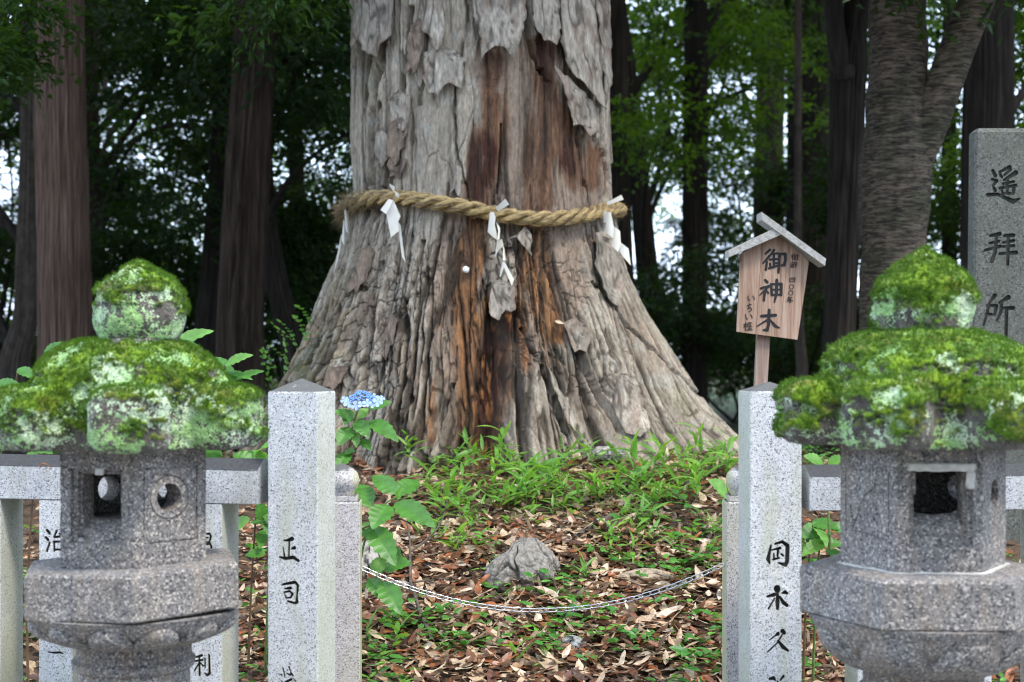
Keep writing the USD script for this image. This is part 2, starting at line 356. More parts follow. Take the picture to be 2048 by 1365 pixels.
M = {}
M['granite'] = stone('pale_granite', (0.55, 0.56, 0.58), (0.10, 0.10, 0.11), (0.74, 0.74, 0.75), stain=(0.36, 0.37, 0.24), stain_amt=0.55, blotch=0.26, side=0.95, top_dark=(0.07, 0.07, 0.065, 0.98))
M['granite_rail'] = stone('weathered_granite', (0.47, 0.48, 0.50), (0.09, 0.09, 0.10), (0.66, 0.66, 0.68), stain=(0.30, 0.30, 0.25), stain_amt=0.5, blotch=0.35, top_dark=(0.018, 0.018, 0.019, 0.70))
M['granite_pink'] = stone('pinkish_granite', (0.47, 0.44, 0.44), (0.09, 0.08, 0.09), (0.62, 0.60, 0.60), stain=(0.36, 0.36, 0.16), stain_amt=0.35, side=1.3, top_dark=(0.07, 0.07, 0.065, 1.05))
M['andesite'] = stone('lantern_stone', (0.215, 0.20, 0.192), (0.042, 0.042, 0.050), (0.50, 0.46, 0.41), cell=215.0, dark_amt=0.40, stain=(0.23, 0.18, 0.13), stain_amt=0.55, blotch=0.3, bump=0.003, pores=0.10)
M['stela'] = stone('stela_stone', (0.098, 0.103, 0.090), (0.036, 0.037, 0.033), (0.155, 0.158, 0.142), cell=150.0, stain=(0.085, 0.092, 0.065), stain_amt=0.5, blotch=0.25)
M['stroke'] = flat('carved_stroke_dirt', (0.035, 0.033, 0.030), 0.9, 0.1, var=0.5, scale=90)
M['stroke_grey'] = flat('carved_stroke_grey', (0.035, 0.035, 0.031), 0.9, 0.1, var=0.4, scale=60)
M['ink'] = flat('ink', (0.012, 0.012, 0.013), 0.55, 0.3, var=0.4, scale=60)
M['mortar'] = flat('mortar', (0.55, 0.53, 0.49), 0.9, 0.1, var=0.2, scale=50, bump=0.003, bscale=120)
M['paper'] = mat('white_paper', {'t': ('texture_coordinate', {}), 'n': ('noise_texture', {'scale': 9.0, 'detail': 3.0}), 'r': ('rgb_ramp', {'ramp': [(0.35, (0.68, 0.67, 0.63)), (0.75, (0.58, 0.53, 0.42))]}),
                 'p': ('principled_bsdf', {'roughness': 0.45, 'specular_ior_level': 0.4}), 'tr': ('translucent_bsdf', {'color': (0.75, 0.72, 0.65)}), 'm': ('mix_closure', {'fac': 0.22})},
                [('t.object', 'n.vector'), ('n.fac', 'r.fac'), ('r.color', 'p.base_color'), ('p.BSDF', 'm.closure1'), ('tr.BSDF', 'm.closure2')], 'm.closure')
# attribute-driven materials: 'tint' is the thing's own colour at each point of its mesh
def tinted(name, rough=0.85, spec=0.2, scale=(60, 60, 60), lo=0.72, hi=1.2, bump=0.002, bscale=(140, 140, 140), detail=5.0, sheen=0.0):
    return mat(name, {'t': ('texture_coordinate', {}), 'a': ('attribute', {'attribute': 'tint'}),
               'm1': ('mapping', {'scale': scale}), 'n': ('noise_texture', {'scale': 1.0, 'detail': detail, 'roughness': 0.65}), 'r': ('rgb_ramp', {'ramp': [(0.28, (lo,) * 3), (0.72, (hi,) * 3)]}),
               'mul': ('vector_math', {'math_type': 'multiply'}), 'm2': ('mapping', {'scale': bscale}), 'n2': ('noise_texture', {'scale': 1.0, 'detail': 4.0, 'roughness': 0.7}), 'b': ('bump', {'strength': 0.8, 'distance': bump}),
               'p': ('principled_bsdf', {'roughness': rough, 'specular_ior_level': spec, 'sheen_weight': sheen})},
               [('t.object', 'm1.vector'), ('m1.vector', 'n.vector'), ('n.fac', 'r.fac'), ('a.color', 'mul.vector1'), ('r.color', 'mul.vector2'), ('mul.vector', 'p.base_color'),
                ('t.object', 'm2.vector'), ('m2.vector', 'n2.vector'), ('n2.fac', 'b.height'), ('b.normal', 'p.normal')])
M['bark'] = tinted('old_oak_bark', scale=(75, 75, 22), lo=0.5, hi=1.35, bump=0.004, bscale=(120, 120, 40))
def overgrown(name):
    """Stone under moss and lichen. Attribute 'cover': how much the place suits moss (r), lichen on bare stone (g) and lichen over the moss (b); noise breaks the edges."""
    nd = {'t': ('texture_coordinate', {}), 'a': ('attribute', {'attribute': 'cover'}), 's': ('separate_color', {}),
          'c': ('noise_texture', {'scale': 62.0, 'detail': 4.0, 'roughness': 0.68}), 'h': ('noise_texture', {'scale': 210.0, 'detail': 2.0}), 'b': ('noise_texture', {'scale': 24.0, 'detail': 3.0}), 'e': ('noise_texture', {'scale': 9.0, 'detail': 3.0}),
          'v': ('voronoi_texture', {'scale': 120.0})}
    lk = [(f't.object', f'{k}.vector') for k in 'chbev'] + [('a.color', 's.color')]
    def ma(n, x, k, y):      # n = x * k + y
        nd[n] = ('math', {'math_type': 'multiply_add', 'value2': k}); lk.append((x, n + '.value1'))
        if isinstance(y, str): lk.append((y, n + '.value3'))
        else: nd[n][1]['value3'] = y
        return n + '.value'
    def ss(n, x, lo, hi, to=1.0):
        nd[n] = ('map_range', {'range_type': 'smoothstep', 'from_min': lo, 'from_max': hi, 'to_min': 0.0, 'to_max': to, 'clamp': True}); lk.append((x, n + '.value')); return n + '.result'
    def mx(n, fac, c1, c2, kind='mix'):
        nd[n] = ('mix', {'mix_type': kind}); 
        for sk, x in (('fac', fac), ('color1', c1), ('color2', c2)):
            if isinstance(x, str): lk.append((x, f'{n}.{sk}'))
            else: nd[n][1][sk] = x
        return n + '.color'
    sp = ma('sp2', 'h.fac', 1.1, ma('sp1', 'c.fac', 2.6, -1.85))                     # specks, about zero
    moss = ss('moss', ma('m2', 'h.fac', 0.5, ma('m1', 'c.fac', 1.1, ma('m0', 's.r', 1.0, -0.80))), 0.12, 0.34)
    lich = ss('lich', ma('l1', sp, 1.0, 's.g'), 0.0, 0.20)
    over = ss('over', ma('o1', sp, 0.75, 's.b'), 0.06, 0.24, 0.92)
    t1 = ss('t1', ma('t1a', 'c.fac', 0.5, ma('t1b', 'b.fac', 1.0, -0.25)), 0.36, 0.62); t2 = ss('t2', ma('t2a', 'c.fac', 0.6, ma('t2b', 'e.fac', 1.0, -0.30)), 0.50, 0.66, 0.65)
    mc = mx('mc2', t2, mx('mc1', t1, (0.050, 0.105, 0.009), (0.140, 0.235, 0.012)), (0.115, 0.092, 0.020))
    nd['hv'] = ('rgb_ramp', {'ramp': [(0.25, (0.45,) * 3), (0.75, (1.5,) * 3)]}); lk.append(('h.fac', 'hv.fac'))
    mc = mx('mc3', 1.0, mc, 'hv.color', 'multiply')
    lc = mx('lc1', ss('t3', 'e.fac', 0.42, 0.60), (0.235, 0.385, 0.150), (0.43, 0.54, 0.37)); lc = mx('lc2', 1.0, lc, 'hv.color', 'multiply')
    nd['bv'] = ('rgb_ramp', {'ramp': [(0.3, (0.045, 0.040, 0.035)), (0.7, (0.135, 0.120, 0.105))]}); lk.append(('b.fac', 'bv.fac'))
    st = mx('st', 1.0, 'bv.color', 'hv.color', 'multiply')
    c0 = mx('c0', lich, st, lc); c1 = mx('c1', over, mc, lc); out = mx('out', moss, c0, c1)
    nd['bp'] = ('bump', {'strength': 0.9, 'distance': 0.006}); nd['p'] = ('principled_bsdf', {'roughness': 0.9, 'specular_ior_level': 0.1, 'sheen_weight': 0.15})
    lk += [(ma('bh', 'h.fac', 0.5, ma('bh1', 'c.fac', 0.8, ma('bh2', 'v.distance', 0.3, 0.0))), 'bp.height'), ('bp.normal', 'p.normal'), (out, 'p.base_color')]
    return mat(name, nd, lk)
M['mossy'] = overgrown('mossy_stone')
M['rope'] = tinted('rice_straw_rope', scale=(40, 40, 40), lo=0.7, hi=1.2, bump=0.001, rough=0.7, spec=0.3)
M['tinted'] = tinted('soil_and_roots', scale=(45, 45, 45), lo=0.6, hi=1.3, bump=0.005, bscale=(60, 60, 60))
def streak(name, c0, c1, c2, scale, rough=0.85, bump=0.004, lenticel=None, fine=(150, 150, 8)):
    """Fibrous bark or timber: colours streaked along z (object space)."""
    nd = {'t': ('texture_coordinate', {}), 'm': ('mapping', {'scale': scale}), 'n': ('noise_texture', {'scale': 1.0, 'detail': 6.0, 'roughness': 0.65, 'distortion': 1.2 if 'cherry' in name else 0.0}),
          'r': ('rgb_ramp', {'ramp': [(0.28, c0), (0.5, c1), (0.75, c2)]}), 'm2': ('mapping', {'scale': fine}), 'n2': ('noise_texture', {'scale': 1.0, 'detail': 3.0}),
          'b': ('bump', {'strength': 1.0, 'distance': bump}), 'mh': ('math', {'math_type': 'multiply_add', 'value2': 0.6}),
          'p': ('principled_bsdf', {'roughness': rough, 'specular_ior_level': 0.2})}
    return mat(name, nd, [('t.object', 'm.vector'), ('m.vector', 'n.vector'), ('n.fac', 'r.fac'), ('r.color', 'p.base_color'), ('t.object', 'm2.vector'), ('m2.vector', 'n2.vector'),
               ('n2.fac', 'mh.value1'), ('n.fac', 'mh.value3'), ('mh.value', 'b.height'), ('b.normal', 'p.normal')])
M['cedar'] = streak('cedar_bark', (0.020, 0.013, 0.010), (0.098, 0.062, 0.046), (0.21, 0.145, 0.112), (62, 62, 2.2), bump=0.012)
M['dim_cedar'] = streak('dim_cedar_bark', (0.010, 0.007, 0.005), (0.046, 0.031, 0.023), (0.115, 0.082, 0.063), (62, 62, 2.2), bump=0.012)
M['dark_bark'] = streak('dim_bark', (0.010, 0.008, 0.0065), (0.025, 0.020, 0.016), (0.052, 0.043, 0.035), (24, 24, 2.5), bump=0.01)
M['cherry'] = mat('cherry_bark', {'t': ('texture_coordinate', {}), 'm': ('mapping', {'scale': (11, 11, 70)}), 'n': ('noise_texture', {'scale': 1.0, 'detail': 4.0, 'roughness': 0.6, 'distortion': 0.8}),
    'r': ('rgb_ramp', {'ramp': [(0.36, (0.010, 0.008, 0.006)), (0.46, (0.045, 0.035, 0.027)), (0.55, (0.105, 0.086, 0.068)), (0.72, (0.175, 0.150, 0.122))]}),
    'n3': ('noise_texture', {'scale': 4.0, 'detail': 4.0}), 'r3': ('rgb_ramp', {'ramp': [(0.35, (0.55, 0.62, 0.45)), (0.65, (1.15, 1.05, 1.0))]}), 'mu': ('mix', {'mix_type': 'multiply', 'fac': 1.0}),
    'm2': ('mapping', {'scale': (40, 40, 170)}), 'n2': ('noise_texture', {'scale': 1.0, 'detail': 3.0}), 'ad': ('math', {'math_type': 'multiply_add', 'value2': 0.4}),
    'b': ('bump', {'strength': 1.0, 'distance': 0.014}), 'p': ('principled_bsdf', {'roughness': 0.7, 'specular_ior_level': 0.3})},
    [('t.object', 'm.vector'), ('m.vector', 'n.vector'), ('n.fac', 'r.fac'), ('t.object', 'n3.vector'), ('n3.fac', 'r3.fac'), ('r.color', 'mu.color1'), ('r3.color', 'mu.color2'), ('mu.color', 'p.base_color'),
     ('t.object', 'm2.vector'), ('m2.vector', 'n2.vector'), ('n2.fac', 'ad.value1'), ('n.fac', 'ad.value3'), ('ad.value', 'b.height'), ('b.normal', 'p.normal')])
M['smooth_bark'] = streak('smooth_grey_bark', (0.035, 0.028, 0.022), (0.065, 0.053, 0.043), (0.10, 0.086, 0.07), (14, 14, 9), bump=0.004)
M['board'] = streak('weathered_board', (0.13, 0.072, 0.045), (0.30, 0.20, 0.145), (0.40, 0.30, 0.235), (75, 40, 3.0), bump=0.0012, fine=(300, 300, 6))
M['roof_board'] = streak('silvered_board', (0.17, 0.165, 0.15), (0.31, 0.30, 0.28), (0.42, 0.41, 0.385), (70, 70, 70), bump=0.001, fine=(200, 200, 200))
M['sign_post'] = streak('sign_post_wood', (0.12, 0.078, 0.058), (0.25, 0.175, 0.14), (0.34, 0.28, 0.24), (60, 60, 2.5), bump=0.0012)
M['twig'] = flat('twig_bark', (0.085, 0.07, 0.055), 0.85, 0.2, var=0.4, scale=40, bump=0.002)
M['stem'] = flat('green_stem', (0.10, 0.16, 0.045), 0.6, 0.3, var=0.3)
M['brown_stem'] = flat('brown_stem', (0.13, 0.085, 0.05), 0.8, 0.2, var=0.3)
M['metal'] = mat('galvanised_steel', {'p': ('principled_bsdf', {'metallic': 1.0, 'roughness': 0.32, 'base_color': (0.56, 0.56, 0.57)})}, [])

def leaf_mat(name, col, back=None, rough=0.42, trans=0.3, spec=0.45, var=0.25, scale=14.0, glow=None):
    """Leaf: its upper side, its paler underside, and the light that comes through."""
    back = back or tuple(min(1, c * 1.25 + 0.01) for c in col)
    glow = glow or (col[0] * 1.9 + 0.02, col[1] * 1.9 + 0.02, col[2] * 0.8)
    return mat(name, {'t': ('texture_coordinate', {}), 'g': ('geometry', {}), 'n': ('noise_texture', {'scale': scale, 'detail': 2.0}),
               'r': ('rgb_ramp', {'ramp': [(0.3, (1 - var,) * 3), (0.7, (1 + var,) * 3)]}), 'c': ('mix', {'color1': col, 'color2': back}), 'mul': ('vector_math', {'math_type': 'multiply'}),
               'p': ('principled_bsdf', {'roughness': rough, 'specular_ior_level': spec}), 'tr': ('translucent_bsdf', {'color': glow}), 'm': ('mix_closure', {'fac': trans})},
               [('g.position', 'n.vector'), ('n.fac', 'r.fac'), ('g.backfacing', 'c.fac'), ('c.color', 'mul.vector1'), ('r.color', 'mul.vector2'), ('mul.vector', 'p.base_color'), ('p.BSDF', 'm.closure1'), ('tr.BSDF', 'm.closure2')], 'm.closure')
def plain_leaf(name, col, trans=0.3):
    return mat(name, {'d': ('principled_bsdf', {'base_color': col, 'roughness': 0.45, 'specular_ior_level': 0.22}), 'tr': ('translucent_bsdf', {'color': (col[0] * 2.6 + 0.02, col[1] * 2.6 + 0.03, col[2] * 0.8)}), 'm': ('mix_closure', {'fac': trans})},
               [('d.BSDF', 'm.closure1'), ('tr.BSDF', 'm.closure2')], 'm.closure')
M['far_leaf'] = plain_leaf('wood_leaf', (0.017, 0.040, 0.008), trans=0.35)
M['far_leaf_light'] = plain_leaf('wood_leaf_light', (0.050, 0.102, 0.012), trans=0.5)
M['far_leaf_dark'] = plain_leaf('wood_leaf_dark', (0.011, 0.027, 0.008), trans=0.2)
M['roof_leaf'] = mat('canopy_leaf', {'d': ('diffuse_bsdf', {'color': (0.026, 0.05, 0.014)})}, [], 'd.BSDF')
M['hydrangea'] = leaf_mat('hydrangea_leaf', (0.055, 0.165, 0.022), (0.12, 0.22, 0.08), rough=0.45, trans=0.22, scale=30)
M['hydrangea_light'] = leaf_mat('young_hydrangea_leaf', (0.12, 0.27, 0.05), (0.16, 0.28, 0.09), rough=0.45, trans=0.3, scale=30)
M['sasa'] = leaf_mat('bamboo_grass_leaf', (0.10, 0.235, 0.035), rough=0.45, trans=0.3, scale=20)
M['sasa_light'] = leaf_mat('young_bamboo_grass_leaf', (0.17, 0.32, 0.05), rough=0.45, trans=0.35, scale=20)
M['cover'] = leaf_mat('ground_cover_leaf', (0.048, 0.16, 0.026), rough=0.28, trans=0.15, scale=40)
M['cover_light'] = leaf_mat('young_ground_cover_leaf', (0.12, 0.28, 0.045), rough=0.3, trans=0.25, scale=40)
M['heart'] = leaf_mat('heart_vine_leaf', (0.085, 0.23, 0.04), rough=0.5, trans=0.3, scale=40)
DEAD = [((0.20, 0.075, 0.032), (0.42, 0.30, 0.19)), ((0.13, 0.052, 0.028), (0.36, 0.25, 0.16)), ((0.30, 0.17, 0.085), (0.50, 0.39, 0.27)), ((0.43, 0.32, 0.21), (0.52, 0.42, 0.31)), ((0.075, 0.04, 0.028), (0.22, 0.14, 0.09)), ((0.25, 0.085, 0.03), (0.46, 0.34, 0.23)), ((0.34, 0.24, 0.16), (0.16, 0.075, 0.04))]
for k, (a, b) in enumerate(DEAD):
    M[f'dead{k}'] = leaf_mat(f'fallen_leaf_{["russet", "brown", "ochre", "buff", "umber", "orange", "dun"][k]}', a, b, rough=0.38, trans=0.08, spec=0.5, var=0.3, scale=60, glow=b)
M['petal'] = leaf_mat('blue_sepal', (0.36, 0.50, 0.82), (0.40, 0.52, 0.80), rough=0.6, trans=0.3, spec=0.2, var=0.12, scale=60, glow=(0.45, 0.6, 0.9))
M['floret'] = leaf_mat('blue_floret', (0.17, 0.33, 0.66), rough=0.6, trans=0.15, var=0.3, scale=200, glow=(0.3, 0.45, 0.8))
M['moss_blade'] = leaf_mat('moss_blade', (0.055, 0.115, 0.012), (0.07, 0.14, 0.02), rough=0.7, trans=0.25, spec=0.1, var=0.4, scale=35)
M['fluff'] = flat('white_fluff', (0.8, 0.8, 0.78), 0.9, 0.1)
# ------------------------------------------------------------------ ground: one sheet with the mound that carries the sacred tree
TC = np.array([-0.19, 9.0])          # the sacred tree's centre
def ground_z(x, y):
    x = np.asarray(x, float); y = np.asarray(y, float)
    r = np.hypot((x - TC[0]) * 0.62, y - TC[1])
    z = np.interp(r, [0, 1.1, 1.6, 2.4, 3.2, 3.9, 4.3, 4.8, 7, 12, 40], [0.86, 0.82, 0.745, 0.56, 0.385, 0.255, 0.12, 0.04, 0.02, 0.0, 0.0])
    z = z + 0.30 * sm(y, 11, 20) * (1 - 0.0 * x)
    z = z + np.where(y > 4.6, 1, 0) * sm(y, 4.6, 5.1) * ((n2(x * 1.7, y * 1.7, 3, 3) - 0.5) * 0.10 + (n2(x * 7, y * 7, 5, 2) - 0.5) * 0.035)
    return z
def axis(lo, hi, step, far, grow=1.18):
    a = list(np.arange(lo, hi + 1e-6, step)); s = step
    b = [a[-1]]
    while b[-1] < far: s *= grow; b.append(b[-1] + s)
    s = step; c = [a[0]]
    while c[-1] > -far: s *= grow; c.append(c[-1] - s)
    return np.array(c[:0:-1] + a + b[1:])
gx = axis(-4.5, 4.5, 0.04, 400); gy = axis(4.2, 10.0, 0.04, 400)
GX, GY = np.meshgrid(gx, gy)
GV = np.stack([GX, GY, ground_z(GX, GY)], -1).reshape(-1, 3)
g_t = fbm(GV * [2.2, 2.2, 1], 4, 11)[:, None]; g_u = fbm(GV * [9, 9, 1], 3, 12)[:, None]
soil = np.array([0.045, 0.032, 0.022]) * (1 - g_u) + np.array([0.11, 0.07, 0.045]) * g_u
green = np.array([0.035, 0.07, 0.02])
gm = (sm(GV[:, 1], 10, 15) * sm(g_t[:, 0], 0.42, 0.6))[:, None]
paved = sm(GV[:, 1], 4.5, 4.4)[:, None]
gcol = soil * (1 - gm) + green * gm
gcol = gcol * (1 - paved) + np.array([0.23, 0.22, 0.20]) * paved
ground = thing('ground', 'brown earth mound strewn with fallen leaves under the great tree', 'ground', kind='structure')
obj('soil', (GV, grid_faces(len(gy), len(gx))), M['tinted'], ground, smooth=True, cols={'tint': gcol})

# ------------------------------------------------------------------ the sacred tree
ZS = np.array([-0.6, 0.5, 0.70, 0.80, 0.92, 1.10, 1.28, 1.40, 1.52, 1.70, 1.88, 2.06, 2.21, 2.36, 2.7, 3.6, 12.0])
EL = np.array([1.15, 0.90, 0.74, 0.69, 0.632, 0.557, 0.467, 0.392, 0.317, 0.227, 0.158, 0.083, 0.038, 0.0, 0.0, 0.0, -0.10])
ZR = np.array([-0.6, 0.5, 0.74, 0.86, 0.98, 1.16, 1.34, 1.52, 1.70, 1.88, 2.0, 2.21, 2.36, 2.7, 3.6, 12.0])
ER = np.array([1.60, 1.20, 0.98, 0.84, 0.726, 0.60, 0.48, 0.36, 0.24, 0.135, 0.09, 0.036, 0.006, 0.0, 0.0, -0.10])
R0 = 0.755
ROOTS = [(-92, 34, 'L', 1.0), (88, 25, 'R', 1.0), (-52, 15, 'L', 0.86), (-22, 13, 'L', 0.74), (17, 10, 'R', 0.66), (47, 13, 'R', 0.70), (135, 22, 'R', 0.8), (180, 22, 'L', 0.8), (-140, 22, 'L', 0.8)]
def trunk_r(phi, z):
    """Radius of the trunk without its bark; phi in degrees from the face turned to the forecourt."""
    k_ = 0.93 + 0.10 * sm(z, 1.25, 0.85)
    el, er = k_ * np.interp(z, ZS, EL), k_ * np.interp(z, ZR, ER)
    acc = np.zeros(np.broadcast(phi, z).shape)
    for a, s, k, w in ROOTS:
        d = (phi - a + 180) % 360 - 180
        g = 0.30 + 0.70 * np.exp(-(d / s) ** 2)
        g = g * np.exp(-(d / (3.2 * s)) ** 4)
        acc = acc + (np.maximum((el if k == 'L' else er), 0) * w * g) ** 5
    flare = acc ** 0.2
    base = R0 + np.minimum(np.minimum(el, er), 0)
    lump = 0.05 * (n2(phi / 30.0, z * 0.5, 21, 2) - 0.5)
    flute = 0.018 * np.cos(np.radians(phi) * 7 + 0.6 * z) * sm(z, 3.5, 1.5)
    return base + flare + lump + flute
from scipy.ndimage import map_coordinates
_TG = trunk_r(*np.meshgrid(np.linspace(-180, 180, 721), np.linspace(0.3, 4.2, 200)))
def trunk_fast(phi, z):
    phi, z = np.broadcast_arrays(np.atleast_1d(np.asarray(phi, float)), np.atleast_1d(np.asarray(z, float)))
    return map_coordinates(_TG, [(z - 0.3) / 3.9 * 199, (phi + 180) * 2], order=1, mode='nearest')
def trunk_xyz(phi, z, r):
    a = np.radians(phi)
    return np.stack([TC[0] + r * np.sin(a), TC[1] - r * np.cos(a), z + 0 * r], -1)
def trunk_at(px, py):
    """(phi, z, point) where the ray through a pixel meets the smooth trunk."""
    d = 8.1
    for _ in range(30):
        x, z = (px - 1024) * d / PX, EYE - (py - HORIZON) * d / PX
        ph = 0.0
        s = np.clip((x - TC[0]) / 0.8, -1, 1); ph = np.degrees(np.arcsin(s))
        for _ in range(20):
            r = float(trunk_fast(ph, z)[0])
            ph = 0.5 * ph + 0.5 * np.degrees(np.arcsin(np.clip((x - TC[0]) / r, -1, 1)))
        d = 0.5 * d + 0.5 * (TC[1] - r * math.cos(math.radians(ph)))
    return ph, z, np.array([x, d, z])
def nonuni(lo, hi, n, far_lo, nlo, far_hi, nhi):
    return np.r_[np.linspace(far_lo, lo, nlo, endpoint=False), np.linspace(lo, hi, n), np.linspace(hi, far_hi, nhi + 1)[1:]]
tp = nonuni(-108, 108, 800, -180, 24, 180, 24)[:-1]
tz = nonuni(0.55, 3.75, 840, -0.5, 18, 12.0, 40)
PH, ZZ = np.meshgrid(tp, tz)
RB = trunk_r(PH, ZZ)
U = np.radians(PH) * 0.95 + 0.05 * (n2(PH / 14, ZZ * 1.1, 31, 3) - 0.5) * 2
V = ZZ + 0.10 * (n2(PH / 9, ZZ * 1.5, 32, 3) - 0.5) * 2
X0 = TC[0] + RB * np.sin(np.radians(PH)); D0 = TC[1] - RB * np.cos(np.radians(PH))
PXX = 1024 + X0 / 8.15 * PX; PYY = HORIZON - (ZZ - EYE) / 8.15 * PX      # front elevation of the trunk, in units of 2.7 mm
lower = sm(ZZ, 2.45, 1.6); upper = 1 - lower
# plates of two sizes, cut by furrows
f1, f2, hid, cu, cv = worley(U / 0.13 + 0.5 * n2(U * 6, V * 2, 33, 2), V / 0.50, 41)
g1, g2, gid, gu, gv = worley(U / 0.045 + 0.6 * n2(U * 8, V * 5, 34, 2), V / 0.115, 51)
k1, k2, kid, ku, kv = worley(U / 0.02, V / 0.035 + n2(U * 20, V * 14, 35), 61)
e1, e2, e3 = f2 - f1, g2 - g1, k2 - k1
fine = n2(U * 22, V * 7, 71, 4) - 0.5
fr = np.abs(2 * n2(U * 7.5, V * 0.75, 36, 2) - 1) + 0.25 * np.abs(fine)
furrow = sm(fr, 0.16, 0.02)                                      # long deep cracks along the trunk
fr2 = np.abs(2 * n2(U * 19, V * 2.0, 37, 2) - 1) + 0.2 * np.abs(fine)
furrow2 = sm(fr2, 0.17, 0.03)
# where the outer plates have fallen and the brown inner bark shows (judged at each plate's middle, so that its edges are ragged)
def field(px, py, path, w):
    """Closeness to a polyline on the trunk's front, 1 on it and 0 at w."""
    best = np.full(px.shape, 9e9)
    for (x0, y0), (x1, y1) in zip(path[:-1], path[1:]):
        dx, dy = x1 - x0, y1 - y0
        t = np.clip(((px - x0) * dx + (py - y0) * dy) / (dx * dx + dy * dy), 0, 1)
        best = np.minimum(best, np.hypot(px - x0 - t * dx, (py - y0 - t * dy)))
    return np.clip(1 - best / w, 0, 1)
wx = PXX + 26 * (n2(U * 9, V * 4, 38, 3) - 0.5) * 2 + 10 * (hid - 0.5); wy = PYY + 60 * (gid - 0.5) + 50 * (n2(U * 14, V * 3, 39, 2) - 0.5)
bare = np.clip(field(wx, wy, [(1000, 120), (1010, 240), (1000, 400)], 95) * 1.5 + field(wx, wy, [(1095, 100), (1110, 250), (1120, 420), (1090, 640)], 105) * 1.5
               + field(wx, wy, [(925, 440), (915, 640), (930, 860)], 75) * 1.6 + field(wx, wy, [(1000, 640), (975, 760), (960, 900)], 80) * 1.5 + field(wx, wy, [(1195, 280), (1205, 420)], 40) * 1.3, 0, 1)
bare = sm(bare, 0.35, 0.6)
streaks = n2(U * 42, V * 2.2, 72, 3)
spots = n2(U * 14, V * 5, 73, 3)
brown = np.clip(field(wx, PYY, [(985, 120), (985, 250), (962, 330), (962, 430), (940, 520), (918, 600), (925, 760), (945, 900)], 40) * 1.4
                + field(wx, PYY, [(1080, 80), (1105, 200), (1085, 330), (1078, 450), (1090, 600), (1110, 660)], 44) * 1.3 + field(wx, PYY, [(1135, 230), (1165, 340)], 42)
                + field(wx, PYY, [(1005, 630), (985, 740), (968, 900)], 62) * 1.8 + field(wx, PYY, [(850, 760), (842, 870)], 38) + field(wx, PYY, [(1045, 470), (1040, 560)], 36)
                + field(wx, PYY, [(1200, 280), (1210, 340)], 34) + 0.22 * bare, 0, 1)
brown = 0.9 * sm(brown * (0.15 + 1.5 * streaks), 0.22, 0.85)
deep = np.clip(field(wx, PYY, [(1010, 630), (1000, 700), (975, 800), (962, 900)], 46) * 1.4 + field(wx, PYY, [(968, 190), (962, 430)], 24) * 1.2 * sm(PYY, 190, 330) + field(wx, PYY, [(1130, 170), (1160, 350)], 30) * sm(PYY, 180, 320) * sm(PYY, 380, 300) + field(wx, PYY, [(1085, 60), (1110, 200)], 32) * sm(PYY, 240, 120), 0, 1)
crumb = n2(U * 34, V * 11, 87, 3)
deep = sm(deep * (0.10 + 1.3 * streaks + 0.45 * crumb), 0.25, 0.75)
plate = (1 - bare)
tilt = np.clip((cv - V / 0.50) + 0.4, 0, 1.1)
rough_ = sm(n2(U * 2.4 + 3, V * 1.1, 45, 2), 0.36, 0.60) * (0.45 + 0.55 * upper)
lift1 = 0.020 * tilt * (0.25 + 0.75 * rough_)                                             # plates lift off at their lower edge
smooth_ = np.clip(sm(field(wx, wy, [(900, 110), (890, 250), (870, 390)], 110), 0.2, 0.6) + 0.8 * sm(field(wx, wy, [(1190, 300), (1200, 500)], 60), 0.2, 0.6) + 0.6 * sm(field(wx, wy, [(1170, 480), (1300, 700), (1420, 820)], 130), 0.2, 0.6), 0, 1)
crusty = sm(PXX + 60 * (n2(U * 5, V * 3, 46, 2) - 0.5), 860, 740) * lower            # the left flank is finely broken
fib = n2(U * 55, V * 2.6, 47, 3) - 0.5
ridge = np.abs(2 * n2(U * 13 + 0.4 * n2(U * 20, V * 3, 49), V * 1.1, 48, 3) - 1)
relief = plate * (0.012 * hid + lift1 * 0.45 * (0.35 + hid)) * (1 - 0.7 * smooth_)
relief += 0.022 * ridge * (1 - 0.75 * smooth_) * (0.55 + 0.45 * crusty) * (1 - 0.5 * bare)
relief += 0.010 * fib * (0.5 + 0.8 * bare + 0.4 * lower) * (1 - 0.6 * smooth_)
relief += (0.010 * gid + 0.005 * np.clip(gv - V / 0.115 + 0.5, 0, 1)) * crusty
relief += 0.007 * kid * crusty + 0.002 * kid
relief -= 0.020 * sm(e1, 0.045, 0.0) * plate * (0.3 + 0.7 * hid) * rough_ * (1 - 0.6 * smooth_)
relief -= 0.012 * sm(e2, 0.10, 0.0) * crusty
relief -= 0.004 * sm(e3, 0.12, 0.0) * crusty
relief -= (0.055 * furrow * (0.45 + 0.45 * lower + 0.5 * sm(PXX, 860, 760)) + 0.030 * furrow2 * (0.3 + 0.7 * lower)) * (1 - 0.7 * smooth_) * (1 - 0.4 * bare)
relief += 0.016 * fine * (0.35 + 0.65 * lower) * (1 - 0.5 * smooth_) + 0.03 * (n2(U * 5, V * 2.5, 74, 2) - 0.5) * lower
wr = n2(U * 16 + 1.2 * n2(U * 5, V * 4, 83, 2), V * 10 - U * 6, 84, 2)
fr3 = np.abs(2 * n2(U * 36 + 2.0 * n2(U * 9, V * 5, 88, 2), V * 5.5, 89, 3) - 1)
net = sm(fr3, 0.17, 0.03) * sm(n2(U * 3.5, V * 2.0, 90, 2), 0.30, 0.55) * (0.35 + 0.65 * lower) * (1 - 0.6 * smooth_)      # fine net of cracks
fr4 = np.abs(2 * n2(U * 16, V * 13 + 4 * n2(U * 7, V * 3, 91), 92, 3) - 1)
net = np.maximum(net, 0.8 * sm(fr4, 0.12, 0.02) * sm(n2(U * 4, V * 3, 93, 2), 0.5, 0.65) * (0.3 + 0.7 * lower))
relief -= 0.010 * net
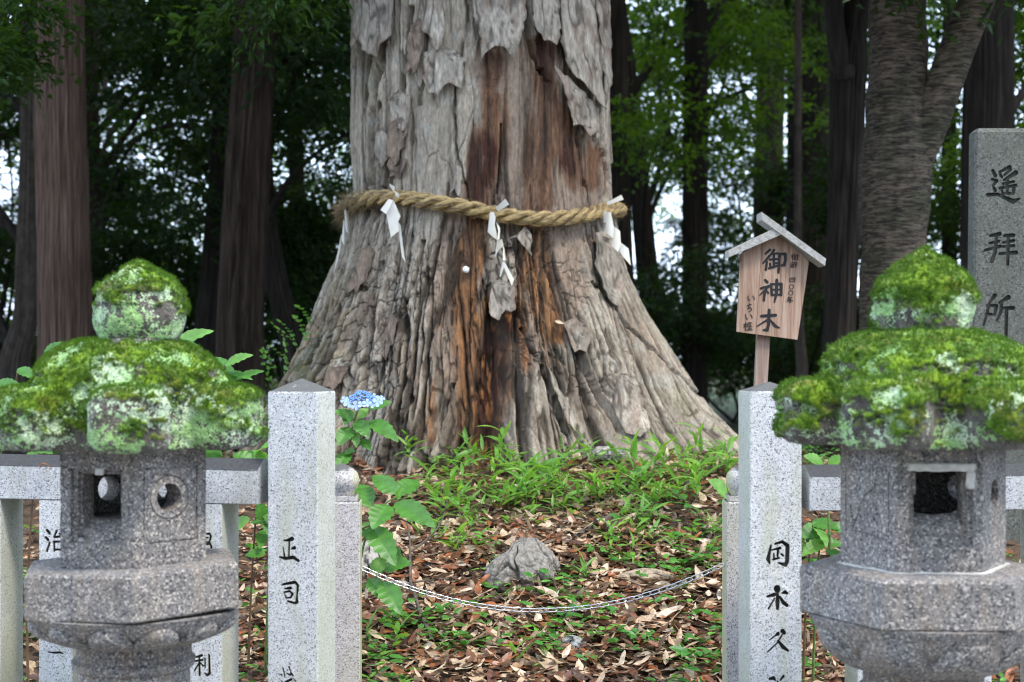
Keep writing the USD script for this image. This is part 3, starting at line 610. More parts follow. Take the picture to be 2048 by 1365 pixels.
relief += 0.006 * (np.abs(2 * wr - 1) - 0.4) * smooth_                               # fine wrinkles of the smooth bark
relief -= 0.02 * bare
relief += 0.028 * (crumb - 0.5) * np.clip(deep + brown * lower, 0, 1)
relief -= 0.09 * deep * field(wx, PYY, [(1008, 640), (985, 760), (962, 910)], 52)      # the rotten hollow
# old deep splits, as the trunk shows them
for path, w, dep in (([(822, 0), (812, 80), (795, 190), (782, 300), (770, 400)], 7, 0.07), ([(752, 185), (738, 270), (725, 350)], 6, 0.06), ([(735, 40), (722, 120), (714, 200)], 4, 0.045), ([(808, 120), (790, 260), (748, 395)], 6, 0.06), ([(860, 20), (845, 120), (838, 200)], 3.5, 0.035), ([(1165, 250), (1180, 330), (1198, 400)], 3.5, 0.04), ([(905, 160), (912, 280), (935, 400)], 3, 0.03), ([(1045, 0), (1062, 90), (1100, 150)], 6, 0.05),
                     ([(1002, 240), (998, 380)], 3.5, 0.03), ([(845, 480), (830, 560), (800, 640)], 4, 0.04), ([(965, 560), (980, 640)], 4, 0.035), ([(1050, 660), (1095, 760), (1125, 860)], 7, 0.06), ([(905, 770), (870, 880), (850, 930)], 5, 0.045),
                     ([(1195, 560), (1260, 640), (1360, 730), (1440, 800)], 5, 0.05), ([(1160, 700), (1200, 800), (1240, 860)], 9, 0.07), ([(1110, 740), (1150, 860), (1170, 930)], 6, 0.05), ([(700, 560), (640, 660), (580, 740)], 5, 0.04), ([(760, 520), (720, 640), (690, 740)], 5, 0.04)):
    relief -= dep * sm(field(PXX + 7 * (n2(U * 30, V * 9, 75, 3) - 0.5) * 2, PYY, path, w), 0.0, 0.75)
T = trunk_xyz(PH, ZZ, RB + relief)
# colour of the bark itself
tone = n2(U * 3.2, V * 1.3, 76, 3)[..., None]; tone2 = n2(U * 26, V * 6, 77, 3)[..., None]; spot3 = n2(U * 11, V * 6, 78, 3)[..., None]
grey = np.array([0.225, 0.198, 0.163]) * (1 - tone) + np.array([0.375, 0.342, 0.295]) * tone
warm = np.array([0.225, 0.170, 0.135])
fib_ = n2(U * 70, V * 3.2, 86, 3)[..., None]
col = grey * (0.62 + 0.5 * tone2 + 0.28 * fib_) * (0.88 + 0.24 * hid[..., None])
wv = (bare * 0.8 + 0.5 * sm(spot3[..., 0], 0.52, 0.7) * lower)[..., None]
col = col * (1 - wv) + warm * (0.75 + 0.5 * tone2) * wv
tanm = (sm(PXX, 780, 620) * lower * sm(n2(U * 6, V * 4, 79, 3), 0.30, 0.55))[..., None]
col = col * (1 - 0.75 * tanm) + np.array([0.27, 0.225, 0.145]) * (0.7 + 0.6 * tone2) * 0.75 * tanm
greenm = (sm(PXX, 690, 600) * sm(spots, 0.52, 0.66) * 0.8 + sm(PXX, 760, 705) * upper * sm(spots, 0.5, 0.7) * 0.45 + sm(PXX, 1230, 1330) * sm(spots, 0.55, 0.7) * 0.35)[..., None]
col = col * (1 - greenm) + np.array([0.115, 0.125, 0.065]) * greenm
lich = (sm(n2(U * 17, V * 12, 80, 3), 0.60, 0.70) * plate * 0.55)[..., None]
col = col * (1 - lich) + np.array([0.30, 0.30, 0.275]) * lich
hot = n2(U * 20, V * 3.5, 81, 3)[..., None]
hot = sm(hot, 0.2, 0.8); low_ = sm(PYY, 380, 560)[..., None]
bcol = np.array([0.075, 0.036, 0.022]) * (1 - hot) + (np.array([0.17, 0.085, 0.045]) * (1 - low_) + np.array([0.30, 0.145, 0.055]) * low_) * hot
col = col * (1 - brown[..., None]) + bcol * (0.7 + 0.6 * tone2) * brown[..., None]
col = col * (1 - deep[..., None]) + np.array([0.048, 0.019, 0.013]) * (0.6 + 0.8 * tone2) * deep[..., None]
emb = (sm(crumb, 0.52, 0.66) * np.clip(deep + 0.7 * brown, 0, 1) * lower * 0.75)[..., None]
col = col * (1 - emb) + np.array([0.34, 0.15, 0.055]) * emb
ck = np.clip(furrow * (0.6 * lower + 0.4) + 0.6 * furrow2 * lower + 0.4 * sm(e1, 0.05, 0) * plate * rough_ + 0.5 * sm(e2, 0.1, 0) * crusty + 0.45 * sm(ridge, 0.22, 0.05) * (1 - smooth_) + 0.7 * net, 0, 0.9)[..., None]
col = col * (1 - ck) + np.array([0.035, 0.027, 0.021]) * ck                       # black dirt kept in the cracks
tree = thing('sacred_tree', 'huge old oak with peeling grey bark, brown rot streaks and a straw rope', 'tree')
col = col * [1.02, 0.975, 0.905]
trunk = obj('trunk', (T.reshape(-1, 3), grid_faces(len(tz), len(tp), True)), M['bark'], tree, smooth=True, cols={'tint': col.reshape(-1, 3)})

# loose plates of outer bark, each a curling sheet of its own that stands off the trunk
import shapely
from shapely.geometry import Polygon
def bark_plate(poly, seed, lift=0.03, thick=0.006, tint=(0.315, 0.288, 0.25)):
    g = np.random.default_rng(seed)
    ring = []
    for (x0, y0), (x1, y1) in zip(poly, poly[1:] + poly[:1]):            # ragged outline
        n = max(1, int(math.hypot(x1 - x0, y1 - y0) / 9))
        for k in range(n):
            t = k / n; j = g.normal(size=2) * (1.5, 2.6)
            ring.append((x0 + (x1 - x0) * t + j[0], y0 + (y1 - y0) * t + j[1]))
    pg = Polygon(ring).buffer(0)
    if pg.geom_type != 'Polygon': pg = max(pg.geoms, key=lambda a: a.area)
    m = trimesh.creation.extrude_polygon(pg, 1.0, engine='earcut')
    v, f = trimesh.remesh.subdivide_to_size(m.vertices * [1, 1, 6], m.faces, 9.0, max_iter=8)
    m = trimesh.Trimesh(v, f, process=True)
    px, py, lay = m.vertices[:, 0], m.vertices[:, 1], m.vertices[:, 2] / 6
    z = EYE - (py - HORIZON) * 8.15 / PX
    x = (px - 1024) * 8.15 / PX
    ph = np.degrees(np.arcsin(np.clip((x - TC[0]) / 0.85, -0.995, 0.995)))
    for _ in range(14):
        r = trunk_fast(ph, z); ph = 0.5 * ph + 0.5 * np.degrees(np.arcsin(np.clip((x - TC[0]) / r, -0.995, 0.995)))
    top, bot = py.min(), py.max()
    t = (py - top) / max(bot - top, 1)
    edge = shapely.distance(shapely.points(px, py), pg.exterior)
    off = 0.014 + lift * (0.30 + 0.65 * t) * (0.6 + 0.8 * n2(px / 40, py / 70, seed)) + 0.014 * np.exp(-edge / 7) * n2(px / 22, py / 22, seed + 1) + 0.010 * (n2(px / 10, py / 55, seed + 2, 3) - 0.5) - 0.006 * sm(np.abs(2 * n2(px / 16, py / 70, seed + 6, 2) - 1), 0.15, 0.02)
    r = trunk_fast(ph, z) + off + thick * lay
    w = trunk_xyz(ph, z, r)
    tn = n2(px / 30, py / 60, seed + 3, 3)[:, None]; tn2 = n2(px / 5, py / 18, seed + 4, 3)[:, None]
    c = np.array(tint) * (0.65 + 0.7 * tn) * (0.55 + 0.9 * tn2)
    ck = (0.7 * sm(np.abs(2 * n2(px / 16, py / 70, seed + 6, 2) - 1), 0.13, 0.02))[:, None]
    wm = (0.6 * sm(n2(px / 18, py / 40, seed + 7, 3), 0.52, 0.68))[:, None]
    c = c * [0.93, 0.90, 0.85]
    c = c * (1 - wm) + np.array([0.21, 0.15, 0.115]) * (0.6 + 0.8 * tn2) * wm
    c = c * (1 - ck) + np.array([0.035, 0.027, 0.021]) * ck
    rim = ((edge < 3.2) & (lay > 0.5))[:, None] * 0.35
    c = c * (1 - rim) + np.array([0.12, 0.085, 0.062]) * rim
    return obj('bark_plate', (w, m.faces[:, ::-1]), M['bark'], trunk, smooth=True, cols={'tint': c})

PLATES = [
 ([(896, -130), (1046, -130), (1044, 34), (1022, 112), (1000, 88), (986, 86), (962, 112), (957, 60)], 0.045),
 ([(1052, -130), (1108, -130), (1108, 60), (1100, 76), (1078, 72), (1062, 42)], 0.05),
 ([(1110, -130), (1176, -130), (1190, 60), (1200, 190), (1184, 180), (1158, 150), (1140, 138), (1124, 118), (1112, 70)], 0.05),
 ([(1106, 120), (1130, 140), (1150, 152), (1190, 190), (1192, 238), (1170, 250), (1160, 238), (1138, 240), (1122, 170)], 0.04),
 ([(1176, -130), (1222, -120), (1220, 110), (1202, 180), (1196, 60)], 0.03),
 ([(706, -130), (800, -130), (790, 60), (768, 66), (760, 96), (744, 84), (728, 74), (722, 50), (706, 62)], 0.04),
 ([(840, -130), (895, -130), (892, 60), (878, 100), (860, 60), (846, 44)], 0.03),
 ([(850, 95), (905, 88), (928, 110), (925, 170), (900, 160), (880, 186), (862, 178), (848, 150)], 0.018),
 ([(985, 560), (1010, 560), (1026, 572), (1028, 618), (1008, 626), (996, 640), (980, 636), (976, 600)], 0.045),
 ([(1192, 450), (1240, 470), (1252, 560), (1240, 604), (1216, 600), (1200, 560), (1186, 520)], 0.022),
 ([(1010, 480), (1046, 452), (1060, 470), (1058, 510), (1046, 500), (1028, 470)], 0.03),
 ([(1230, 740), (1262, 760), (1284, 850), (1262, 872), (1236, 866), (1216, 810)], 0.035),
 ([(1100, 770), (1122, 790), (1142, 840), (1136, 862), (1116, 830)], 0.05),
]
for k, (poly, lift) in enumerate(PLATES):
    bark_plate(poly, 300 + k, lift)
g = np.random.default_rng(55)
for k in range(9):                                              # smaller scales of bark, thick on the flanks
    px = g.choice([g.uniform(690, 860), g.uniform(1120, 1215), g.uniform(620, 860), g.uniform(1060, 1330)])
    py = g.uniform(20, 360) if px < 1215 and g.random() < 0.4 else g.uniform(460, 880)
    if py > 400 and not (960 - 250 - (py - 440) * 0.5 < px < 960 + 240 + (py - 440) * 0.5): continue
    if py < 380 and 900 < px < 1120: continue
    w, h = g.uniform(9, 22), g.uniform(22, 60)
    a = g.uniform(-0.25, 0.25) + (px - 960) * 0.0012 * (py > 450)
    poly = [(px + w * c * math.cos(a) + h * s * -math.sin(-a), py + h * s * math.cos(a)) for c, s in ((-1, -0.8), (0.1, -1), (1, -0.7), (0.9, 0.3), (0.35, 1), (-0.2, 0.7), (-0.8, 0.9))]
    bark_plate(poly, 400 + k, g.uniform(0.004, 0.014), 0.005, tint=(0.295, 0.268, 0.23) if g.random() < 0.6 else (0.20, 0.155, 0.122))
_, _, fl = trunk_at(932, 540)
fv = trimesh.creation.icosphere(3, 0.017); fv.vertices *= (1 + 0.5 * (noise(fv.vertices * 260, 4) - 0.5))[:, None]
obj('fungus_tuft', (fv.vertices + fl + [0, -0.02, 0], fv.faces), M['fluff'], tree, smooth=True, label='small white fluffy growth on the brown inner bark')
# ------------------------------------------------------------------ straw rope round the tree
from scipy.interpolate import CubicSpline
ROPE_PHI = np.array([-180, -130, -90, -60, -44, -20, -5, 9, 20, 36, 55, 71, 95, 135, 180.0])
ROPE_Z = np.array([2.30, 2.30, 2.272, 2.305, 2.312, 2.272, 2.235, 2.196, 2.178, 2.190, 2.240, 2.275, 2.30, 2.31, 2.30])
_rz = CubicSpline(ROPE_PHI, ROPE_Z)
rope = thing('straw_rope', 'thick twisted straw rope tied round the trunk of the huge tree, frayed at its left', 'rope')
RA = np.linspace(-180, 180, 640)
rr = trunk_fast(RA, _rz(RA)) + 0.048
RC = trunk_xyz(RA, _rz(RA), rr)
rt = np.gradient(RC, axis=0); rt /= np.linalg.norm(rt, axis=1, keepdims=True)
rn = np.stack([np.sin(np.radians(RA)), -np.cos(np.radians(RA)), 0 * RA], 1)
rb = np.cross(rt, rn); rn = np.cross(rb, rt)
rs = np.r_[0, np.cumsum(np.linalg.norm(np.diff(RC, axis=0), axis=1))]
SD = 20
for k in range(3):
    tw = -2 * np.pi * rs / 0.29 + k * 2 * np.pi / 3
    cen = RC + 0.0225 * (np.cos(tw)[:, None] * rn + np.sin(tw)[:, None] * rb)
    a2 = np.arange(SD) * 2 * np.pi / SD
    rad = 0.0208 * (1 + 0.10 * (n2(rs * 30, np.full_like(rs, k), 5) - 0.5))
    sag = a2[None, :] + tw[:, None] * 1.0
    ridge = 1 + 0.10 * np.cos(9 * sag + 3 * k)                       # bundles of straw in each strand
    off = rad[:, None, None] * ridge[..., None] * (np.cos(a2)[None, :, None] * rn[:, None] + np.sin(a2)[None, :, None] * rb[:, None])
    vv = (cen[:, None] + off).reshape(-1, 3)
    fib = n2(np.repeat(rs * 5, SD) + np.tile(a2, len(rs)) * 0.9, np.tile(a2, len(rs)) * 5 + np.repeat(tw, SD) * 1.2, 15, 3)[:, None]
    fib = sm(fib, 0.28, 0.70); vv = vv + off.reshape(-1, 3) * (fib - 0.5) * 0.16
    old = np.clip(sm(np.repeat(RA, SD), -50, -75) * 0.8 + 0.25 * n2(np.repeat(rs * 6, SD), np.tile(a2, len(rs)), 16), 0, 1)[:, None]
    topd = np.clip(off.reshape(-1, 3)[:, 2:3] / 0.03, -1, 1) * 0.5 + 0.5       # the upper side is greyed by weather
    cc = np.array([0.54, 0.375, 0.145]) * fib + np.array([0.115, 0.074, 0.032]) * (1 - fib)
    cc = cc * (1 - 0.45 * topd) + np.array([0.17, 0.14, 0.10]) * 0.45 * topd
    cc = cc * (1 - 0.6 * old) + np.array([0.10, 0.078, 0.05]) * 0.6 * old
    obj('strand', (vv, grid_faces(len(rs), SD, True)[:, ::-1]), M['rope'], rope, smooth=True, cols={'tint': cc * 0.95})
g = np.random.default_rng(91)
sv, sf, sc_ = [], [], []
def straw(p, d, ln, wdt, c):
    n = 5 * len(sv)
    d = d / np.linalg.norm(d); e = np.cross(d, g.normal(size=3)); e /= np.linalg.norm(e); q = np.cross(d, e)
    m = p + d * ln * 0.5 + q * ln * g.uniform(-0.08, 0.08); t = p + d * ln + q * ln * g.uniform(-0.2, 0.2)
    sv.append(np.array([p - e * wdt, p + e * wdt, m - e * wdt * 0.8, m + e * wdt * 0.8, t])); b = n or 0
    sf.append(np.array([[0, 1, 3], [0, 3, 2], [2, 3, 4]]) + b); sc_.append(np.repeat([c], 5, 0))
for k in range(3600):
    ph = g.choice([g.uniform(-100, 95), g.uniform(-100, -48)], p=[0.42, 0.58])
    ends = ph < -52
    z = float(_rz(ph)); r = float(trunk_fast(ph, z)[0]) + 0.048
    c = trunk_xyz(np.array([ph]), np.array([z]), np.array([r]))[0]
    a = g.uniform(0, 2 * math.pi); i = int((ph + 180) / 360 * 639)
    o = math.cos(a) * rn[i] + math.sin(a) * rb[i]
    p = c + o * g.uniform(0.026, 0.038)
    dr = rt[i] * g.choice([-1, 1], p=[0.75, 0.25]) * g.uniform(0.5, 1.4) + o * g.uniform(0.12, 0.7 if ends else 0.45) + g.normal(size=3) * 0.2 + np.array([0, 0, -0.12])
    tone = g.uniform(0, 1)
    colr = np.array([0.42, 0.32, 0.16]) * tone + np.array([0.16, 0.115, 0.06]) * (1 - tone)
    if ends: colr = colr * 0.62
    straw(p, dr, g.uniform(0.03, 0.13 if ends else 0.065), g.uniform(0.0008, 0.0017), colr)
obj('loose_straw', (np.vstack(sv), np.vstack(sf)), M['rope'], rope, cols={'tint': np.vstack(sc_)}, kind='stuff')

# folded paper streamers that hang from the rope
def streamer(label, x0, y0, s, polys, depth):
    t = thing('paper_streamer', label, 'paper streamer', 'white paper streamers on the straw rope')
    for k, (pts, dz0, dz1) in enumerate(polys):
        q = [(x0 + a / s, y0 + b / s) for a, b in pts]
        pg = Polygon(q).buffer(0)
        m = trimesh.creation.extrude_polygon(pg, 1.0, engine='earcut')
        v, f = trimesh.remesh.subdivide_to_size(m.vertices * [1, 1, 2], m.faces, 9.0, max_iter=8)
        px, py, lay = v[:, 0], v[:, 1], v[:, 2] / 2
        tt = (py - py.min()) / (np.ptp(py) + 1e-6); uu = (px - px.min()) / (np.ptp(px) + 1e-6)
        d = depth - (dz0 + (dz1 - dz0) * tt) - 0.010 * np.sin(uu * math.pi) - 0.0012 * lay
        w = np.stack([(px - 1024) * d / PX, d, EYE - (py - HORIZON) * d / PX], 1)
        obj('paper_fold', (w, f[:, ::-1]), M['paper'], t, smooth=40)
SX, SY, SS = 640, 340, 3.103
streamer('white paper streamer hanging at the middle of the rope, longest and most twisted', SX, SY, SS, [
    ([(1090, 235), (1150, 180), (1175, 215), (1105, 258)], 0.05, 0.02), ([(1055, 262), (1078, 262), (1090, 295), (1085, 340), (1105, 440), (1070, 415), (1040, 385)], 0.03, 0.02),
    ([(1092, 320), (1118, 360), (1115, 430), (1098, 440), (1106, 380)], 0.0, 0.03), ([(1098, 440), (1130, 430), (1140, 470), (1108, 500), (1085, 545)], 0.02, 0.0),
    ([(1118, 440), (1145, 490), (1152, 565), (1135, 560), (1136, 490)], 0.0, 0.03), ([(1140, 560), (1205, 680), (1190, 720), (1135, 590)], 0.03, 0.05), ([(1130, 570), (1146, 590), (1122, 665), (1114, 660)], 0.0, 0.0)], 7.98)
streamer('white paper streamer left of the middle one, broad above with a thin curled tail', SX, SY, SS, [
    ([(430, 85), (465, 105), (460, 140), (432, 105)], 0.05, 0.03), ([(463, 130), (490, 150), (490, 172), (470, 165)], 0.04, 0.03), ([(425, 180), (455, 190), (430, 240), (410, 275), (375, 250)], 0.03, 0.05),
    ([(412, 272), (458, 192), (500, 290), (485, 320), (490, 380), (440, 420)], 0.01, 0.03), ([(485, 320), (500, 345), (515, 470), (530, 575), (508, 540), (490, 400)], 0.02, 0.0)], 8.06)
streamer('white paper streamer at the right end of the rope, in neat folded steps', SX, SY, SS, [
    ([(1775, 205), (1870, 155), (1885, 185), (1790, 218)], 0.03, 0.03), ([(1755, 255), (1775, 255), (1775, 330), (1757, 325)], 0.01, 0.0), ([(1775, 262), (1805, 262), (1825, 360), (1820, 425), (1772, 390)], 0.02, 0.03),
    ([(1823, 350), (1862, 380), (1868, 460), (1850, 510), (1812, 475)], 0.01, 0.04), ([(1866, 450), (1915, 490), (1930, 595), (1885, 545), (1858, 505)], 0.02, 0.05)], 8.50)
streamer('narrow white paper streamer seen edge on at the left end of the rope', SX, SY, SS, [
    ([(150, 245), (180, 255), (180, 400), (160, 380)], 0.02, 0.02), ([(145, 310), (160, 320), (150, 470), (135, 440)], 0.01, 0.01), ([(130, 400), (140, 410), (112, 560), (85, 640), (105, 540)], 0.0, 0.0)], 8.70)
# ------------------------------------------------------------------ stone lanterns
def star_shape(f, centre, sub=6, far=0.42, steps=26, bumps=()):
    """The outermost surface f = 0 seen from a centre, as a mesh."""
    ico = trimesh.creation.icosphere(sub, 1.0)
    d = np.array(ico.vertices); c = np.asarray(centre, float)
    t = np.full(len(d), far); done = np.zeros(len(d), bool)
    for s in np.linspace(far, 0.005, steps):
        todo = ~done
        hit = f(c + d[todo] * s) < 0
        k = np.nonzero(todo)[0]
        t[k[hit]] = s; done[k[hit]] = True
    lo, hi = t, np.minimum(t + far / steps * 1.02, far)
    for _ in range(9):
        m = 0.5 * (lo + hi); inside = f(c + d * m[:, None]) < 0
        lo = np.where(inside, m, lo); hi = np.where(inside, hi, m)
    p = c + d * lo[:, None]
    for fq, am, sd in bumps: lo = lo - am * (fbm(p * fq, 2, sd) - 0.5)
    return trimesh.Trimesh(c + d * lo[:, None], ico.faces, process=False)

def smin(ds, k):
    return -k * np.log(sum(np.exp(-np.clip(d / k, -60, 60)) for d in ds))

def cap_sdf(yaw, seed, sc):
    rad_z = np.array([-0.02, 0.0, 0.06, 0.11, 0.155, 0.195, 0.225, 0.25, 0.262, 0.275]); rad = np.array([0.235, 0.245, 0.246, 0.246, 0.246, 0.238, 0.214, 0.172, 0.135, 0.10])
    g = np.random.default_rng(seed)
    lob = [(math.radians(yaw + 60 * k), 0.286 + g.uniform(-0.010, 0.010), 0.080 + g.uniform(-0.008, 0.012), 0.092 + g.uniform(-0.008, 0.010)) for k in range(6)]
    def f(p):
        x, y, z = p.T / sc
        th = np.arctan2(x, -y); r = np.hypot(x, y)
        hexm = 1 + 0.035 * np.cos(6 * (th - math.radians(yaw)))
        body = (r - np.interp(z, rad_z, rad) * hexm) * 0.8
        ds = [body]
        for a, rc, hz, hw in lob:
            u = x * math.sin(a) - y * math.cos(a) - rc; v = x * math.cos(a) + y * math.sin(a); w = z - 0.068
            q = np.abs(np.stack([u, v, w])) - np.array([0.020, hw - 0.048, hz - 0.048])[:, None]
            ds.append(np.linalg.norm(np.maximum(q, 0), axis=0) + np.minimum(q.max(0), 0) - 0.048)
        d = smin(ds, 0.012)
        d = np.maximum(d, (z - 0.266) * 0.8)
        return np.maximum(d, -(z + 0.004))
    return f

def jewel_sdf(seed, sc):
    zz = np.array([-0.02, 0.0, 0.012, 0.03, 0.06, 0.095, 0.13, 0.155, 0.175, 0.19, 0.203, 0.215]); rr_ = np.array([0.088, 0.098, 0.106, 0.113, 0.121, 0.1215, 0.109, 0.088, 0.062, 0.038, 0.020, 0.0])
    def f(p):
        x, y, z = p.T / sc
        d = (np.hypot(x, y) - np.interp(z, zz, rr_)) * 0.7
        return np.maximum(np.maximum(d, -z), (z - 0.214) * 0.8)
    return f

def overgrow(m, seed, moss_amt, lich_amt, lich_low=None):
    """Where moss (faces that look up, hollows) and lichen (steeper faces) take hold, and the moss's own thickness."""
    p, n = np.array(m.vertices), np.array(m.vertex_normals)
    a = fbm(p * 8, 3, seed); b = fbm(p * 26, 3, seed + 3); e = fbm(p * 13, 3, seed + 13); o = fbm(p * 16, 3, seed + 21)
    up = np.clip(n[:, 2], -0.3, 1)
    moss = 0.75 * up + 1.6 * (a - 0.5) + 0.9 * (b - 0.5) + moss_amt
    lich = 1.5 * (e - 0.5) + 0.8 * (b - 0.5) + lich_amt - 0.3 * up
    over = 1.9 * (o - 0.5) + 0.7 * (b - 0.5) + lich_amt - 0.16
    if lich_low is not None:
        k = lich_low(p); lich = lich + k; over = over + k
    under = n[:, 2] < -0.5
    moss[under] -= 0.6; lich[under] -= 0.3
    mm = sm(moss, 0.14, 0.34) * (1 - 0.8 * sm(over, 0.05, 0.3))
    grow = mm * (0.004 + 0.012 * b) + 0.004 * (fbm(p * 85, 2, seed + 7) - 0.5)
    m.vertices = p + n * grow[:, None]
    return np.stack([moss, lich, over], 1), mm

def moss_fur(name, m, moss, n, seed, parent, h=0.011):
    g = np.random.default_rng(seed)
    ar = m.area_faces * moss[m.faces].mean(1) ** 1.5
    k = g.choice(len(ar), n, p=ar / ar.sum())
    bary = g.dirichlet((1, 1, 1), n)
    pos = (m.triangles[k] * bary[..., None]).sum(1)
    nor = m.face_normals[k] + g.normal(size=(n, 3)) * 0.35 + [0, 0, 0.25]
    nor /= np.linalg.norm(nor, axis=1, keepdims=True)
    z = np.array([0, 0, 1.0]); q = np.zeros((n, 4)); q[:, 0] = 1 + nor[:, 2]; q[:, 1] = -nor[:, 1]; q[:, 2] = nor[:, 0]
    q /= np.linalg.norm(q, axis=1, keepdims=True)
    protos = []
    for s in range(3):
        v, f = [], []
        for b in range(7):
            a = g.uniform(0, 2 * math.pi); o = np.array([math.cos(a), math.sin(a), 0]); e = np.array([-o[1], o[0], 0]) * 0.0007
            c = o * g.uniform(0, 0.004); hh = h * g.uniform(0.5, 1.1); ln = o * hh * g.uniform(0.15, 0.7)
            i = len(v); v += [c - e, c + e, c + ln * 0.4 + [0, 0, hh * 0.6] - e * .8, c + ln * 0.4 + [0, 0, hh * 0.6] + e * .8, c + ln + [0, 0, hh]]
            f += [[i, i+1, i+3], [i, i+3, i+2], [i+2, i+3, i+4]]
        protos.append(((np.array(v), np.array(f)), M['moss_blade']))
    return scatter(name, protos, pos - nor * 0.0015, g.integers(0, 3, n), q, g.uniform(0.6, 1.25, n), parent, kind='stuff')

def ngon(R, yaw, n=6):
    return [(R * math.sin(math.radians(yaw + 360 / n * k)), -R * math.cos(math.radians(yaw + 360 / n * k))) for k in range(n)]

def face_tool(man, a, ap):
    """A tool built with x across, y outward depth (0 = face, - = inside, turned so that -y is outward), z up, set on the face whose normal points at a."""
    return man.rotate((0, 0, a)).translate((math.sin(math.radians(a)) * ap, -math.cos(math.radians(a)) * ap, 0))

def lotus(R0_, R1, h, petals, amp, yaw, seed, nz=40, na=360):
    th = np.linspace(0, 2 * np.pi, na, endpoint=False); t = np.linspace(0, 1, nz)
    TH, TT = np.meshgrid(th, t)
    prof = R1 + (R0_ - R1) * np.clip(TT, 0, 1) ** 0.55
    ph = (TH - math.radians(yaw)) * petals / 2
    pet = np.abs(np.cos(ph)) ** 0.45
    tip = 0.40 + 0.42 * np.abs(np.cos(ph)) ** 0.7          # petals end in round tips below the upper rim
    on = sm(tip - TT, -0.03, 0.05)
    r = prof - amp * (1 - pet) * on * sm(TT, 0.0, 0.25) + 0.75 * amp * on * np.sin(np.clip(TT / tip, 0, 1) * math.pi)
    z = TT * h
    v = np.stack([r * np.sin(TH), -r * np.cos(TH), z], -1).reshape(-1, 3)
    v = v + 0.003 * (fbm(v * 40, 2, seed)[:, None] - 0.5) * [1, 1, 0.3]
    f = grid_faces(nz, na, True)
    top = np.arange(na) + (nz - 1) * na
    vv = np.vstack([v, [[0, 0, h]], [[0, 0, 0]]])
    j = np.arange(na); k = (j + 1) % na
    f = np.vstack([f, np.stack([top[j], top[k], np.full(na, len(v))], 1), np.stack([k, j, np.full(na, len(v) + 1)], 1)])
    m = trimesh.Trimesh(vv, f, process=False)
    trimesh.repair.fix_normals(m)
    return m

def lathe(prof, n=64):
    return man_mesh(mf.CrossSection([np.array(prof, float)]).revolve(n))

